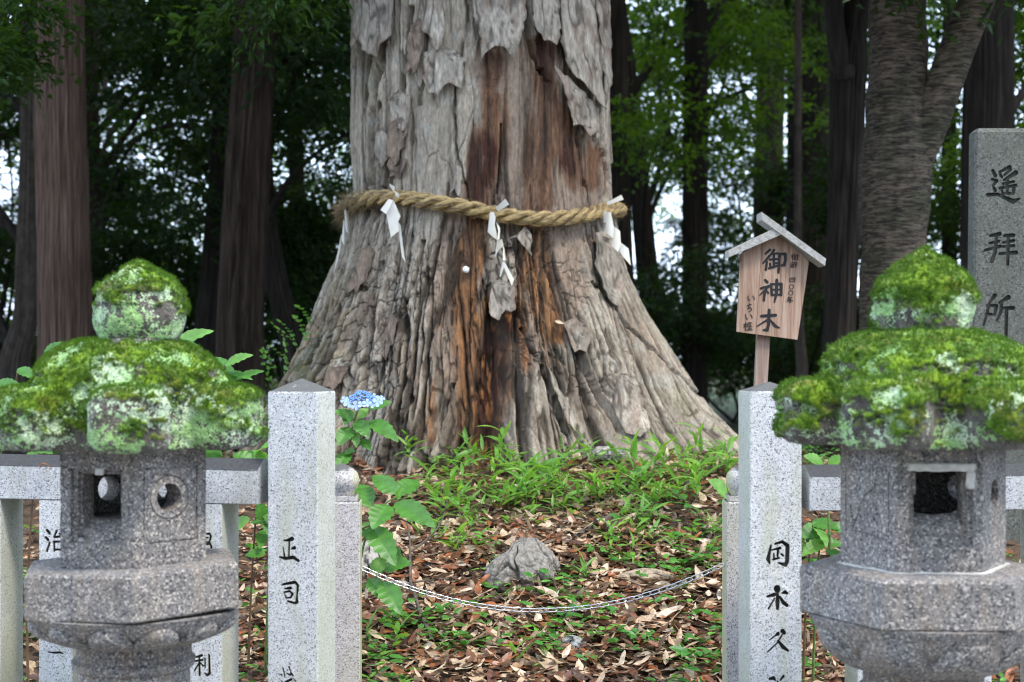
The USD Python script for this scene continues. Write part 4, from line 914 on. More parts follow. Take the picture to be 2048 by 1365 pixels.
def lantern(label, px, d, yaw, seed, left):
    x = (px - 1024) * d / PX
    t = thing('stone_lantern', label, 'stone lantern', loc=(x, d, 0))
    def part(name, mesh, material, **k):
        return obj(name, mesh, material, t, **k)
    if left: z = dict(shaft=0.655, lotus=0.742, plat=0.866, fire=1.180, cap=1.448, jewel=0.208)
    else:    z = dict(shaft=0.615, lotus=0.752, plat=0.878, fire=1.196, cap=1.456, jewel=0.222)
    sc = 1.0 if left else 1.03
    # shaft with a ring below the lotus
    s = lathe([(0, -0.02), (0.155, -0.02), (0.148, 0.25), (0.146, z['shaft'] - 0.075), (0.158, z['shaft'] - 0.068), (0.160, z['shaft'] - 0.05), (0.151, z['shaft'] - 0.042), (0.150, z['shaft'] + 0.02), (0, z['shaft'] + 0.02)], 72)
    part('shaft', roughen(s, 0.02, 0.003, 22, seed), M['andesite'], smooth=35)
    lo = lotus(0.285 * sc, 0.165, z['lotus'] - z['shaft'], 12 if left else 8, 0.034 if left else 0.024, yaw + (15 if left else 0), seed)
    lo.apply_translation([0, 0, z['shaft']])
    part('lotus_base', lo, M['andesite'], smooth=True)
    # six-sided platform under the fire box
    Rp, h = (0.307, z['plat'] - z['lotus']) if left else (0.313, z['plat'] - z['lotus'])
    pts = [(a, b, zz) for R, zz in ((Rp - 0.006, 0), (Rp, 0.005), (Rp, h - 0.012), (Rp - 0.006, h - 0.005), (Rp * 0.80, h)) for a, b in ngon(R, yaw)]
    plat = roughen(man_mesh(hull(pts)), 0.016, 0.0022, 26, seed + 1)
    if left: plat.apply_transform(trimesh.transformations.rotation_matrix(math.radians(-1.8), [0, 1, 0]))
    plat.apply_translation([0, 0, z['lotus'] + (0.002 if left else 0.0)])
    part('platform', plat, M['andesite'], smooth=25)
    # fire box: hollow, pierced on its faces
    Rf, z0, z1 = (0.2120, z['plat'] - 0.004, z['fire']) if left else (0.2090, z['plat'] - 0.006, z['fire'])
    ap = Rf * math.cos(math.radians(30))
    body = hull([(a, b, zz) for R, zz in ((Rf - 0.004, z0), (Rf, z0 + 0.005), (Rf, z1)) for a, b in ngon(R, yaw)])
    cut = [mf.Manifold.cylinder(z1 - z0 - 0.16, 0.120, 0.120, 40).translate((0, 0, z0 + 0.125))]
    box = lambda x0, x1, y0, y1, a, b: mf.Manifold.cube((x1 - x0, y1 - y0, b - a)).translate((x0, y0, a))
    def groove(x0, x1, a, b, w=0.005, dep=0.003):
        return box(x0, x1, -0.01, dep, a, b) - box(x0 + w, x1 - w, -0.02, dep + 0.01, a + w, b - w)
    hole = lambda r, u, zc, ln=0.2: mf.Manifold.cylinder(ln, r, r, 28).rotate((90, 0, 0)).translate((u, ln - 0.02, zc))
    if left:
        fa, fb = yaw - 30, yaw + 30
        cut += [face_tool(box(-0.076, 0.074, -0.02, 0.013, 0.930, 1.122), fa, ap), face_tool(box(-0.062, 0.062, -0.02, 0.026, 0.943, 1.113), fa, ap), face_tool(box(-0.050, 0.056, -0.02, 0.12, 1.0, 1.107), fa, ap),
                face_tool(hull([(-0.056, 0.0, 0.948), (0.058, 0.0, 0.948), (-0.056, 0.10, 1.005), (0.058, 0.10, 1.005), (-0.056, -0.01, 1.107), (0.058, -0.01, 1.107), (-0.056, 0.10, 1.107), (0.058, 0.10, 1.107)]), fa, ap),
                face_tool(hole(0.036, -0.004, 1.046), fb, ap), face_tool(hole(0.036, 0.0, 1.05), fa + 180, ap), face_tool(hole(0.034, 0.01, 1.05), fb + 180, ap),
                face_tool(groove(-0.080, 0.080, 0.930, 1.124), fb, ap),
                face_tool(mf.Manifold.cylinder(0.02, 0.058, 0.058, 40).rotate((90, 0, 0)).translate((-0.004, 0.003, 1.046)) - mf.Manifold.cylinder(0.06, 0.053, 0.053, 40).rotate((90, 0, 0)).translate((-0.004, 0.03, 1.046)), fb, ap)]
    else:
        fa, fb, fc = yaw + 30, yaw - 30, yaw + 90
        cut += [face_tool(box(-0.074, 0.082, -0.02, 0.013, 0.942, 1.148), fa, ap), face_tool(box(-0.052, 0.058, -0.02, 0.12, 1.03, 1.128), fa, ap),
                face_tool(hull([(-0.058, 0.0, 0.978), (0.062, 0.0, 0.978), (-0.058, 0.10, 1.04), (0.062, 0.10, 1.04), (-0.058, -0.01, 1.07), (0.062, -0.01, 1.07), (-0.058, 0.10, 1.07), (0.062, 0.10, 1.07)]), fa, ap),
                face_tool(box(-0.066, 0.070, -0.02, 0.024, 0.966, 1.135), fa, ap),
                face_tool(hole(0.032, 0.0, 1.07), fc, ap), face_tool(box(0.03, 0.075, -0.02, 0.12, 1.03, 1.13), fa + 180, ap), face_tool(hole(0.034, 0.0, 1.07), fb + 180, ap),
                face_tool(groove(-0.085, 0.080, 0.955, 1.125, 0.004, 0.002), fb, ap)]
        line = lambda p, q, w=0.003: mf.Manifold.batch_hull([mf.Manifold.sphere(w, 10).translate((p[0], 0, p[1])), mf.Manifold.sphere(w, 10).translate((q[0], 0, q[1]))])
        for p_, q_ in (((-0.06, 0.968), (-0.01, 1.06)), ((-0.01, 1.06), (0.02, 1.075)), ((0.02, 1.075), (0.05, 1.05)), ((-0.05, 0.966), (0.03, 0.962)), ((0.0, 1.03), (0.04, 0.99)), ((0.02, 1.075), (0.035, 1.10)), ((-0.055, 0.99), (-0.065, 1.03))):
            cut.append(face_tool(line(p_, q_), fb, ap))          # worn relief on the left face
    fire = body
    for c in cut: fire = fire - c
    fb_ = part('fire_box', roughen(man_mesh(fire), 0.014, 0.0016, 34, seed + 2), M['andesite'], smooth=25)
    pre = (lambda a: a)
    mk = lambda bx: man_mesh(face_tool(bx, fa, ap))
    if left:
        obj('mortar_patch', roughen(mk(bbox(-0.004, 0.020, -0.004, 0.006, 1.106, 1.124, 0.003)), 0.006, 0.002, 90, 3), M['mortar'], fb_, smooth=40)
        rim = roughen(man_mesh(prism(ngon(Rf + 0.001, yaw), z0 - 0.010, z0 + 0.002)), 0.014, 0.004, 60, 8)
    else:
        obj('mortar_patch', roughen(mk(bbox(-0.076, 0.086, -0.005, 0.007, 1.128, 1.148, 0.003)), 0.008, 0.003, 70, 3), M['mortar'], fb_, smooth=40)
        obj('mortar_patch', roughen(mk(bbox(0.064, 0.085, -0.005, 0.006, 1.086, 1.128, 0.004)), 0.008, 0.003, 70, 5), M['mortar'], fb_, smooth=40)
        rim = roughen(man_mesh(prism(ngon(Rf + 0.010, yaw), z0 - 0.006, z0 + 0.009)), 0.014, 0.004, 60, 8)
    if not left: part('mortar_joint', rim, M['mortar'], smooth=40)
    # cap with six worn scrolls, and the jewel, both overgrown
    cm = star_shape(cap_sdf(yaw, seed, sc), (0, 0, 0.085), 7, bumps=((13, 0.024, seed), (42, 0.011, seed + 5)))
    if left: ccol, cmoss = overgrow(cm, seed + 30, 0.10, 0.07)
    else:    ccol, cmoss = overgrow(cm, seed + 30, 0.25, -0.06)
    cm.vertices += [(-0.010 if left else 0.004), 0, z['fire'] - 0.006]
    cp = part('cap', (np.array(cm.vertices), cm.faces), M['mossy'], smooth=True, cols={'cover': ccol})
    moss_fur('moss', cm, cmoss, 9000 if left else 11000, seed + 50, cp)
    jm = star_shape(jewel_sdf(seed + 4, sc), (0, 0, 0.09), 6, far=0.2, bumps=((20, 0.013, seed + 4),))
    if left: jcol, jmoss = overgrow(jm, seed + 31, -0.02, 0.06)
    else:    jcol, jmoss = overgrow(jm, seed + 31, 0.20, 0.10, lambda p: -0.30 + 0.62 * np.exp(-((p[:, 2] - 0.075) / 0.032) ** 2))
    jm.vertices += [(0.015 if left else 0.004), 0, z['cap'] - 0.002]
    jp = part('jewel', (np.array(jm.vertices), jm.faces), M['mossy'], smooth=True, cols={'cover': jcol})
    moss_fur('moss', jm, jmoss, 1500 if left else 2400, seed + 60, jp)
    neck = roughen(man_mesh(mf.Manifold.cylinder(0.03, 0.115, 0.108, 40)), 0.02, 0.004, 30, seed)
    neck.apply_translation([0.008 if left else 0.002, 0, z['cap'] - 0.022])
    part('neck', neck, M['andesite'], smooth=40)
    return t
lantern('left stone lantern, mossy cap blotched with pale lichen, round hole in its fire box', 268, 4.0, 14, 101, True)
lantern('right stone lantern, cap deep in green moss, square mortared window in its fire box', 1846, 3.84, -33, 202, False)
# ------------------------------------------------------------------ granite fence: gate posts, short posts with ball tops, rails on lettered posts
def letters(items):
    """(character, px, py, w, h in pixels) -> boxes in metres about a post's axis."""
    return items

def post_solid(w, dp, top, peak, c=0.004):
    pts = []
    for sx in (-1, 1):
        for sy in (-1, 1):
            X, Y = sx * w / 2, sy * dp / 2
            for zz in (-0.15, top - 0.002):
                pts += [(X - sx * c, Y, zz), (X, Y - sy * c, zz)]
            pts.append((X - sx * c, Y - sy * c, top + 0.003))
    if peak: pts.append((0, 0, top + peak))
    return hull(pts)

def gate_post(label, px, d, yaw, w, dp, top_py, peak_py, chars, mat_):
    x = (px - 1024) * d / PX
    top = EYE - (top_py - HORIZON) * (d - dp / 2) / PX; peak = EYE - (peak_py - HORIZON) * d / PX - top
    t = thing('gate_post', label, 'stone post', loc=(x, d, 0), rot=(0, 0, yaw))
    body = post_solid(w, dp, top, peak, 0.003)
    df = d - dp / 2
    its = []
    for ch, cx, cy, cw, chh in chars:
        its.append((ch, (cx - cw / 2 - px) * df / PX, EYE - (cy - chh / 2 - HORIZON) * df / PX, cw * df / PX, chh * df / PX))
    body, fl = carve(body, its, -dp / 2, 0.010)
    m = man_mesh(body)
    p = obj('shaft', m, mat_, t, smooth=False)
    for c in fl: obj('carved_character', man_mesh(c), M['stroke'], p)
    return t
gate_post('left granite gate post with a pyramid top and darkened carved characters', 604, 4.62, -14, 0.162, 0.152, 786, 757, [('正', 597, 1099, 42, 48), ('司', 599, 1187, 36, 46), ('葉', 593, 1354, 36, 40)], M['granite'])
gate_post('right granite gate post with a pyramid top, behind the right lantern cap', 1539, 4.62, 4, 0.160, 0.156, 785, 764, [('岡', 1544, 1108, 44, 52), ('本', 1543, 1197, 43, 46), ('久', 1543, 1284, 45, 44), ('義', 1543, 1374, 40, 44)], M['granite'])

def ball_post(label, px, d, yaw):
    x = (px - 1024) * d / PX
    t = thing('short_post', label, 'stone post', loc=(x, d, 0), rot=(0, 0, yaw))
    top = EYE - (1003 - HORIZON) * d / PX
    w, dp = 0.125, 0.125
    obj('shaft', man_mesh(post_solid(w, dp, top, 0, 0.003)), M['granite_pink'], t)
    obj('collar', man_mesh(bbox(-0.052, 0.052, -0.052, 0.052, top + 0.001, top + 0.022, 0.003)), M['granite_pink'], t)
    r = 0.052
    b = lathe([(0, 0.0), (0.040, 0.0)] + [(r * math.sin(a) * (1 + 0.1 * math.sin(a)), r * 0.95 - r * 0.98 * math.cos(a) * 1.02) for a in np.linspace(0.9, 2.75, 12)] + [(0, 2 * r + 0.002)], 40)
    b.apply_translation([0, 0, top + 0.021])
    obj('ball_top', b, M['granite_pink'], t, smooth=30)
    return t
bp_l = ball_post('short granite post with a rounded top behind the left gate post', 684, 4.96, 3)
bp_r = ball_post('short granite post with a rounded top behind the right gate post', 1486, 4.96, -2)

def fence(name, label, a, b, top_a, top_b, posts, yaw):
    """A rail from a to b (px, d) and the lettered posts under it."""
    pa, pb = P(a[0], top_a, a[1]), P(b[0], top_b, b[1])
    mid = (pa + pb) / 2
    ang = math.atan2(pb[1] - pa[1], pb[0] - pa[0]); ln = math.hypot(*(pb - pa)[:2]); slope = (pb[2] - pa[2]) / ln
    t = thing(name, label, 'fence', loc=(mid[0], mid[1], mid[2]), rot=(0, 0, math.degrees(ang)))
    h, dp = 0.104, 0.145
    prof = [(-dp / 2, -h + 0.002), (-dp / 2 + 0.002, -h), (dp / 2, -h), (dp / 2, 0), (dp * 0.12, 0.030), (-dp * 0.12, 0.030), (-dp / 2 + 0.003, 0.002), (-dp / 2, -0.002)]
    rail = mf.CrossSection([np.array(prof)[::1]]).extrude(ln).rotate((90, 0, 90)).translate((-ln / 2, 0, 0))
    m = man_mesh(rail); m.vertices[:, 2] += m.vertices[:, 0] * slope
    m = roughen(m, 0.05, 0.0012, 20, 5)
    obj('rail', m, M['granite_rail'], t, smooth=20)
    for px, d, w, pdp, chars in posts:
        u = (px - 1024) * d / PX - mid[0]
        u = u / math.cos(ang)
        topz = -h - 0.0015 + u * slope
        pts = [(sx * w / 2 - sx * c1, sy * pdp / 2 - sy * c2, zz) for sx in (-1, 1) for sy in (-1, 1) for c1, c2 in ((0.003, 0), (0, 0.003)) for zz in (-mid[2] - 0.1, topz)]
        body = hull(pts)
        if chars:
            df = d - pdp / 2
            its = [(ch, (cx - cw / 2 - px) * df / PX, EYE - (cy - chh / 2 - HORIZON) * df / PX - mid[2], cw * df / PX, chh * df / PX) for ch, cx, cy, cw, chh in chars]
            body, fl = carve(body, its, -pdp / 2, 0.008)
        mm = man_mesh(body); mm.apply_translation([u, 0.004, 0])
        p = obj('post', mm, M['granite'], t)
        if chars:
            for c in fl:
                f2 = man_mesh(c); f2.apply_translation([u, 0.004, 0])
                obj('carved_character', f2, M['stroke'], p)
    return t
fence('stone_fence', 'granite fence left of the gate, dark topped rail on lettered posts', (-150, 4.83), (531, 4.64), 925, 938,
      [(-12, 4.78, 0.112, 0.15, []), (130, 4.74, 0.112, 0.15, [('治', 128, 1083, 40, 44), ('一', 130, 1308, 32, 14)]), (282, 4.71, 0.112, 0.15, []), (426, 4.67, 0.112, 0.15, [('昌', 427, 1089, 30, 44), ('利', 421, 1331, 36, 42)])], 8)
fence('stone_fence', 'granite fence right of the gate, mostly hidden by the right lantern', (1608, 4.62), (2240, 4.66), 950, 947,
      [(1737, 4.64, 0.114, 0.15, []), (1929, 4.65, 0.114, 0.15, []), (2096, 4.65, 0.114, 0.15, [])], 0)

# ------------------------------------------------------------------ chain across the opening
CA, CB = P(724, 1136, 4.93), P(1447, 1129, 4.93)
cl = np.linspace(0, 1, 400)
sag = (1221 - 1132.5) / PX * 4.93
cline = CA + (CB - CA) * cl[:, None]
cline[:, 2] -= sag * (1 - (2 * cl - 1) ** 2)
cs_ = np.r_[0, np.cumsum(np.linalg.norm(np.diff(cline, axis=0), axis=1))]
chain = thing('steel_chain', 'thin galvanised steel chain sagging between the two short posts', 'chain')
LN, WD, RD = 0.033, 0.0080, 0.0021
def link_mesh():
    pts = [(LN / 2 - WD + WD * math.sin(a), WD * math.cos(a)) for a in np.linspace(0, math.pi, 9)] + [(-LN / 2 + WD - WD * math.sin(a), -WD * math.cos(a)) for a in np.linspace(0, math.pi, 9)]
    p = np.array([(a, b, 0) for a, b in pts]); n = len(p)
    t = np.roll(p, -1, 0) - np.roll(p, 1, 0); t /= np.linalg.norm(t, axis=1, keepdims=True)
    s = np.cross(t, [0, 0, 1.0]); ang = np.arange(8) * np.pi / 4
    v = p[:, None] + RD * (np.cos(ang)[None, :, None] * s[:, None] + np.sin(ang)[None, :, None] * np.array([0, 0, 1.0]))
    f = []
    for i in range(n):
        for j in range(8):
            a, b, c, d = i * 8 + j, i * 8 + (j + 1) % 8, ((i + 1) % n) * 8 + (j + 1) % 8, ((i + 1) % n) * 8 + j
            f += [[a, c, b], [a, d, c]]
    return v.reshape(-1, 3), np.array(f)
LV, LF = link_mesh()
nl = int(cs_[-1] / (LN - 2 * RD * 1.15)); 
for k in range(nl):
    s = (k + 0.5) / nl * cs_[-1]
    c = np.array([np.interp(s, cs_, cline[:, i]) for i in range(3)]); c2 = np.array([np.interp(s + 0.005, cs_, cline[:, i]) for i in range(3)])
    tx = (c2 - c) / np.linalg.norm(c2 - c); up = np.array([0, -0.25, 1.0]); up -= tx * (up @ tx); up /= np.linalg.norm(up); sd = np.cross(up, tx)
    a = (0.35 if k % 2 == 0 else 0.35 + math.pi / 2) + rng.uniform(-0.12, 0.12)
    y_ = math.cos(a) * sd + math.sin(a) * up; z_ = np.cross(tx, y_)
    obj('link', (c + LV[:, :1] * tx + LV[:, 1:2] * y_ + LV[:, 2:3] * z_, LF), M['metal'], chain, smooth=True)

# ------------------------------------------------------------------ stone tablet at the right edge
D = 7.0
sx0, sx1, sz1 = (1950 - 1024) * D / PX, (2125 - 1024) * D / PX, EYE - (256 - HORIZON) * D / PX
st = thing('stone_tablet', 'tall grey stone tablet carved with three large characters, cut by the right edge', 'stone tablet', loc=((sx0 + sx1) / 2, D + 0.05, 0))
hw = (sx1 - sx0) / 2; zb = EYE - (760 - HORIZON) * D / PX
tb = hull([(s * (hw + k * 0.02 - c), y + (0.01 if y < 0 else -0.01) * (c == 0), z) for s in (-1, 1) for c in (0, 0.012) for y in (-0.05, 0.05) for z, k in ((0.0, 1.35), (sz1 - 0.02, 0.0))] + [(s * (hw - 0.02), y, sz1) for s in (-1, 1) for y in (-0.035, 0.035)])
its = [(ch, (cx - cw / 2 - 1024) * D / PX - (sx0 + sx1) / 2, EYE - (cy - chh / 2 - HORIZON) * D / PX, cw * D / PX, chh * D / PX) for ch, cx, cy, cw, chh in (('遥', 2008, 368, 66, 74), ('拝', 2001, 498, 66, 62), ('所', 1997, 623, 62, 66))]
tb, fl = carve(tb, its, -0.05, 0.010)
tm = man_mesh(tb)
ts = obj('slab', tm, M['stela'], st)
for c in fl: obj('carved_character', man_mesh(c), M['stroke_grey'], ts)

# ------------------------------------------------------------------ wooden name board of the tree
D = 6.6
def bp(px, py, dd=0.0): return ((px - 1531) * D / PX, dd, -(py - 560) * D / PX)
o = P(1531, 560, D)
sg = thing('wooden_sign', 'leaning wooden roofed sign board with black brush writing beside the great tree', 'sign', loc=o)
def plank(poly, y0, y1):
    pts = [bp(a, b)[::2] for a, b in poly]
    return mf.CrossSection([np.array(pts)], mf.FillRule.NonZero).extrude(y1 - y0).rotate((90, 0, 0)).translate((0, y1, 0))
def solid(poly, y0, y1): return plank(poly if Polygon([bp(a, b)[::2] for a, b in poly]).exterior.is_ccw else poly[::-1], y0, y1)
board = [(1481, 508), (1553, 470), (1617, 523), (1594, 680), (1473, 664)]
# three boards side by side with hairline joints
def cut_board(t0, t1):
    def ed(t): 
        top = (1481 + (1617 - 1481) * t, 508 + (523 - 508) * t); bot = (1473 + (1594 - 1473) * t, 664 + (680 - 664) * t)
        return top, bot
    (a, b), (c, d) = ed(t0), ed(t1)
    ridge = 0.53
    def roof(t): return 508 + (470 - 508) * t / ridge if t <= ridge else 470 + (523 - 470) * (t - ridge) / (1 - ridge)
    pts = [b, d, (c[0], roof(t1))]
    if t0 < ridge < t1: pts.append((1553, 470))
    pts.append((a[0], roof(t0)))
    return pts
for t0, t1, y in ((0.0, 0.31, 0.0), (0.315, 0.70, -0.0012), (0.705, 1.0, 0.0006)):
    m = man_mesh(solid(cut_board(t0, t1), -0.012 + y, 0.012))
    obj('board', m, M['board'], sg)
obj('roof_board', man_mesh(solid([(1454, 502), (1553, 455), (1562, 470), (1453, 517)], -0.060, 0.060)), M['roof_board'], sg)
obj('roof_board', man_mesh(solid([(1518, 427), (1646, 520), (1644, 534), (1518, 443)], -0.066, 0.066)), M['roof_board'], sg)
obj('stake', man_mesh(solid([(1521, 560), (1548, 560), (1536, 770), (1496, 1150), (1470, 1150), (1511, 770)], 0.0135, 0.052)), M['sign_post'], sg)
for k, (ch, cx, cy, w, h) in enumerate((('御', 1548, 523, 48, 48), ('神', 1541, 583, 48, 47), ('木', 1535, 642, 46, 46),
      ('樹', 1588.5, 515, 14, 13), ('齢', 1586.5, 530, 14, 13), ('四', 1583.5, 560.5, 12, 9.5), ('〇', 1582, 574, 10.5, 10.5), ('〇', 1580.5, 586, 10.5, 10.5), ('年', 1578.5, 600, 13, 13),
      ('い', 1501, 597, 15, 11), ('ち', 1498, 616, 11, 17), ('い', 1496.5, 634, 15, 12), ('樫', 1494.5, 653, 18, 17))):
    gl = glyph(ch, *bp(cx - w / 2, cy - h / 2)[::2], w * D / PX, h * D / PX, 0.0)
    obj('large_character' if k < 3 else 'small_character', man_mesh(gl.extrude(0.0012).rotate((90, 0, 0)).translate((0, -0.0136, 0))), M['ink'], sg)
# ------------------------------------------------------------------ the wood behind: trunks, crowns, the roof of leaves
def trunk_mesh(pts, seed, sides=110, rough=0.06, flare=0.35, top=11.0, fluted=0.0, strips=0.012, bands=0.0):
    """pts: (px, py, d, width px) from the ground up; goes on to the crown and down into the ground."""
    q = [(*P(a, b, d), w * d / PX / 2) for a, b, d, w in pts]
    q = np.array(sorted(q, key=lambda a: a[2]))
    lo, hi = q[0].copy(), q[-1].copy()
    gz = float(ground_z(lo[0], lo[1])) - 0.15
    if lo[2] > gz + 0.2: q = np.vstack([[lo[0], lo[1], gz, lo[3] * (1 + flare * 0.6)], q])
    up = (q[-1] - q[-2]) / max(q[-1, 2] - q[-2, 2], 1e-6)
    if hi[2] < top:
        k = top - hi[2]
        q = np.vstack([q, [hi[0] + up[0] * k * 0.6, hi[1], hi[2] + k * 0.5, hi[3] * 0.85], [hi[0] + up[0] * k, hi[1], top, hi[3] * 0.5]])
    n = 150
    from scipy.interpolate import PchipInterpolator
    zz = np.linspace(q[0, 2], q[-1, 2], n)
    f = [PchipInterpolator(q[:, 2], q[:, k])(zz) for k in (0, 1, 3)]
    th = np.linspace(0, 2 * np.pi, sides, endpoint=False)
    TH, Z = np.meshgrid(th, zz)
    r = f[2][:, None] * (1 + rough * (n2(np.cos(TH) * 3 + 9, np.sin(TH) * 3 + Z * 1.1, seed, 3) - 0.5) * 2 + fluted * (np.abs(np.sin(TH * 5 + 0.4 * Z)) - 0.5))
    ca, sa = np.cos(TH), np.sin(TH)
    st = np.abs(2 * n2(ca * 7 + 20 + 0.3 * n2(TH * 3, Z * 2, seed + 4), sa * 7 + Z * 0.55, seed + 3, 3) - 1)     # long strips of bark
    r = r + strips * (sm(st, 0.0, 0.45) - 0.5) * np.minimum(1, r / 0.15) * 2
    if bands: r = r + bands * (n2(ca * 1.2 + 5, Z * 9 + sa * 0.8, seed + 8, 3) - 0.5)
    r = r * (1 + flare * np.exp(-(Z - gz) / 0.35))
    v = np.stack([f[0][:, None] + r * np.cos(TH), f[1][:, None] + r * np.sin(TH), Z], -1).reshape(-1, 3)
    return (v, grid_faces(n, sides, True)), q[-1]

g60 = np.random.default_rng(606)
def spray_mesh(g, nl=30, L=0.09, W=0.036, size=0.36, droop=0.3):
    """A leafy twig end: folded leaves along three side twigs."""
    v, f = [], []
    for k in range(nl):
        tw = k % 3
        a = (tw - 1) * 0.8 + g.normal() * 0.15
        s = (k // 3 + g.uniform(0, 1)) / (nl / 3)
        base = np.array([math.cos(a) * s, math.sin(a) * s, -droop * s * s]) * size + g.normal(size=3) * 0.02 * size / 0.36
        d = np.array([math.cos(a + g.choice([-1, 1]) * g.uniform(0.3, 1.1)), math.sin(a + g.choice([-1, 1]) * g.uniform(0.3, 1.1)), g.uniform(-0.7, 0.25)]); d /= np.linalg.norm(d)
        up = np.array([g.normal() * 0.45, g.normal() * 0.45, 1.0]); sd = np.cross(d, up); sd /= np.linalg.norm(sd); nn = np.cross(sd, d)
        l, w = L * g.uniform(0.7, 1.2), W * g.uniform(0.8, 1.15)
        i = len(v)
        v += [base, base + d * l * 0.45 + sd * w * 0.5 + nn * w * 0.12, base + d * l + nn * -0.1 * l, base + d * l * 0.45 - sd * w * 0.5 + nn * w * 0.12]
        f += [[i, i+1, i+2], [i, i+2, i+3]]
    return np.array(v), np.array(f)
SPRAYS = [spray_mesh(g60) for _ in range(3)]
BIG = [spray_mesh(g60, 42, 0.22, 0.10, 0.95) for _ in range(2)]

def crown(name, pos, mats, g, size=(0.8, 1.4), meshes=SPRAYS, parent=None, **t):
    n = len(pos)
    protos = [(m, M[mm]) for mm in mats for m in meshes]
    q = euler_quat(g.normal(0, 0.45, n), g.normal(0.1, 0.4, n), g.uniform(0, 2 * np.pi, n))
    return scatter(name, protos, pos, g.integers(0, len(protos), n), q, g.uniform(*size, n), parent, **t)

def blobs(g, n, x0, x1, y0, y1, d0, d1, nb, spread):
    """Points in rounded clumps inside a block of the wood given by pixel and distance ranges."""
    c = np.array([P(g.uniform(x0, x1), g.uniform(y0, y1), g.uniform(d0, d1)) for _ in range(nb)])
    r = g.uniform(0.55, 1.25, nb) * spread
    k = g.integers(0, nb, n)
    o = g.normal(size=(n, 3)); o /= np.linalg.norm(o, axis=1, keepdims=True)
    o *= (r[k] * g.uniform(0.2, 1.0, n) ** 0.5)[:, None] * [1, 1, 0.62]
    p = c[k] + o
    keep = p[:, 2] > 0.5
    return p[keep], c

def limb(a, b, r0, r1, g, sides=7):
    m = (a + b) / 2 + g.normal(size=3) * np.linalg.norm(b - a) * 0.10 + [0, 0, 0.12 * np.linalg.norm(b - a)]
    p = spline([a, m, b], 9)
    return tube(p, np.linspace(r0, r1, 9), sides)

def wood_tree(name, label, cat_, pts, mat_, seed, foliage=None, group=None, **kw):
    t = thing(name, label, cat_, group)
    m, top = trunk_mesh(pts, seed, **kw)
    obj('trunk', m, M[mat_], t, smooth=True)
    g = np.random.default_rng(seed)
    if foliage:
        pos, ctr = foliage[0]
        crown('crown', pos, foliage[1], g, parent=t, **(foliage[2] if len(foliage) > 2 else {}))
        base = np.array(top[:3])
        for c in ctr[:9]:
            zt = float(np.clip(c[2] - 0.6 * np.hypot(*(c[:2] - base[:2])), 1.2, top[2]))
            q = np.array([P(a, b, d) for a, b, d, _ in pts]); s = q[np.argmin(np.abs(q[:, 2] - zt))]
            a = np.array([s[0], s[1], zt])
            if np.linalg.norm(c - a) < 7: obj('branch', limb(a, c, 0.045, 0.012, g), M['dark_bark'], t, smooth=True)
    return t
G = lambda s: np.random.default_rng(s)
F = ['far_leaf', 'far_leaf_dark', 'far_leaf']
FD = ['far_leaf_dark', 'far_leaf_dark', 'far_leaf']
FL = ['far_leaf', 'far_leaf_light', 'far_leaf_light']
# trunks one can make out, left to right
wood_tree('cedar_tree', 'straight reddish cedar trunk at the left, nearest and palest of the left trunks', 'cedar', [(131, 700, 12, 104), (126, 420, 12, 100), (120, 200, 12, 97), (118, 0, 12, 95)], 'cedar', 11, flare=0.1, rough=0.05, fluted=0.03, strips=0.009)
wood_tree('crooked_tree', 'short crooked grey trunk at the left edge behind the cedar', 'tree', [(28, 740, 15, 62), (52, 620, 15, 46), (56, 480, 15, 44), (60, 360, 15, 42), (64, 120, 15, 40)], 'smooth_bark', 12,
          (blobs(G(12), 420, -260, 70, -160, 330, 14, 20, 12, 1.0), F))
wood_tree('slim_tree', 'slim dark trunk just right of the left cedar', 'tree', [(196, 700, 19, 30), (192, 420, 19, 27), (186, 260, 19, 25), (180, 0, 19, 24)], 'dark_bark', 13,
          (blobs(G(13), 900, 150, 470, -180, 260, 16, 24, 14, 1.2), FD))
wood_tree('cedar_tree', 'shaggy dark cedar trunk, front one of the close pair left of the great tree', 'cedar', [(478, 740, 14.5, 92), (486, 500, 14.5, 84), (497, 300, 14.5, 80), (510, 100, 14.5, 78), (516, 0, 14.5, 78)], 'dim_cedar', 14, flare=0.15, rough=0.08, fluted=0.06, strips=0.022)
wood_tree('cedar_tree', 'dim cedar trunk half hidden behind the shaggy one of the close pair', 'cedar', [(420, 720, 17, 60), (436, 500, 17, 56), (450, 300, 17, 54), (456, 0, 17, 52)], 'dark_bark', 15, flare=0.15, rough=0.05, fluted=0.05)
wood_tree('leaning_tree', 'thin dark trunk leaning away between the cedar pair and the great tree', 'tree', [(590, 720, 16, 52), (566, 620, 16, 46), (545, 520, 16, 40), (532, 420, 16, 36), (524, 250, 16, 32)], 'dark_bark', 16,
          (blobs(G(16), 1000, 470, 760, -180, 330, 15, 24, 14, 1.2), FD))
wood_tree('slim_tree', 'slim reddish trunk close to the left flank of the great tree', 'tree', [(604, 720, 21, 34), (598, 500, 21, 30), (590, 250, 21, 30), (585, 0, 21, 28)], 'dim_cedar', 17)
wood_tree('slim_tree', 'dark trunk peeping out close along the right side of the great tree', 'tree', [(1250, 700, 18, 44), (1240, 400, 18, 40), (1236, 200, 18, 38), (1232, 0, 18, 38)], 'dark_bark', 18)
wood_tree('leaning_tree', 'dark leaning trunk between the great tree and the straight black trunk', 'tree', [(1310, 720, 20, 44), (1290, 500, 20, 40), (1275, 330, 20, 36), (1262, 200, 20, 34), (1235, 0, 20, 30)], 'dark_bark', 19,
          (blobs(G(19), 420, 1180, 1430, -160, 300, 17, 28, 12, 1.1), FL))
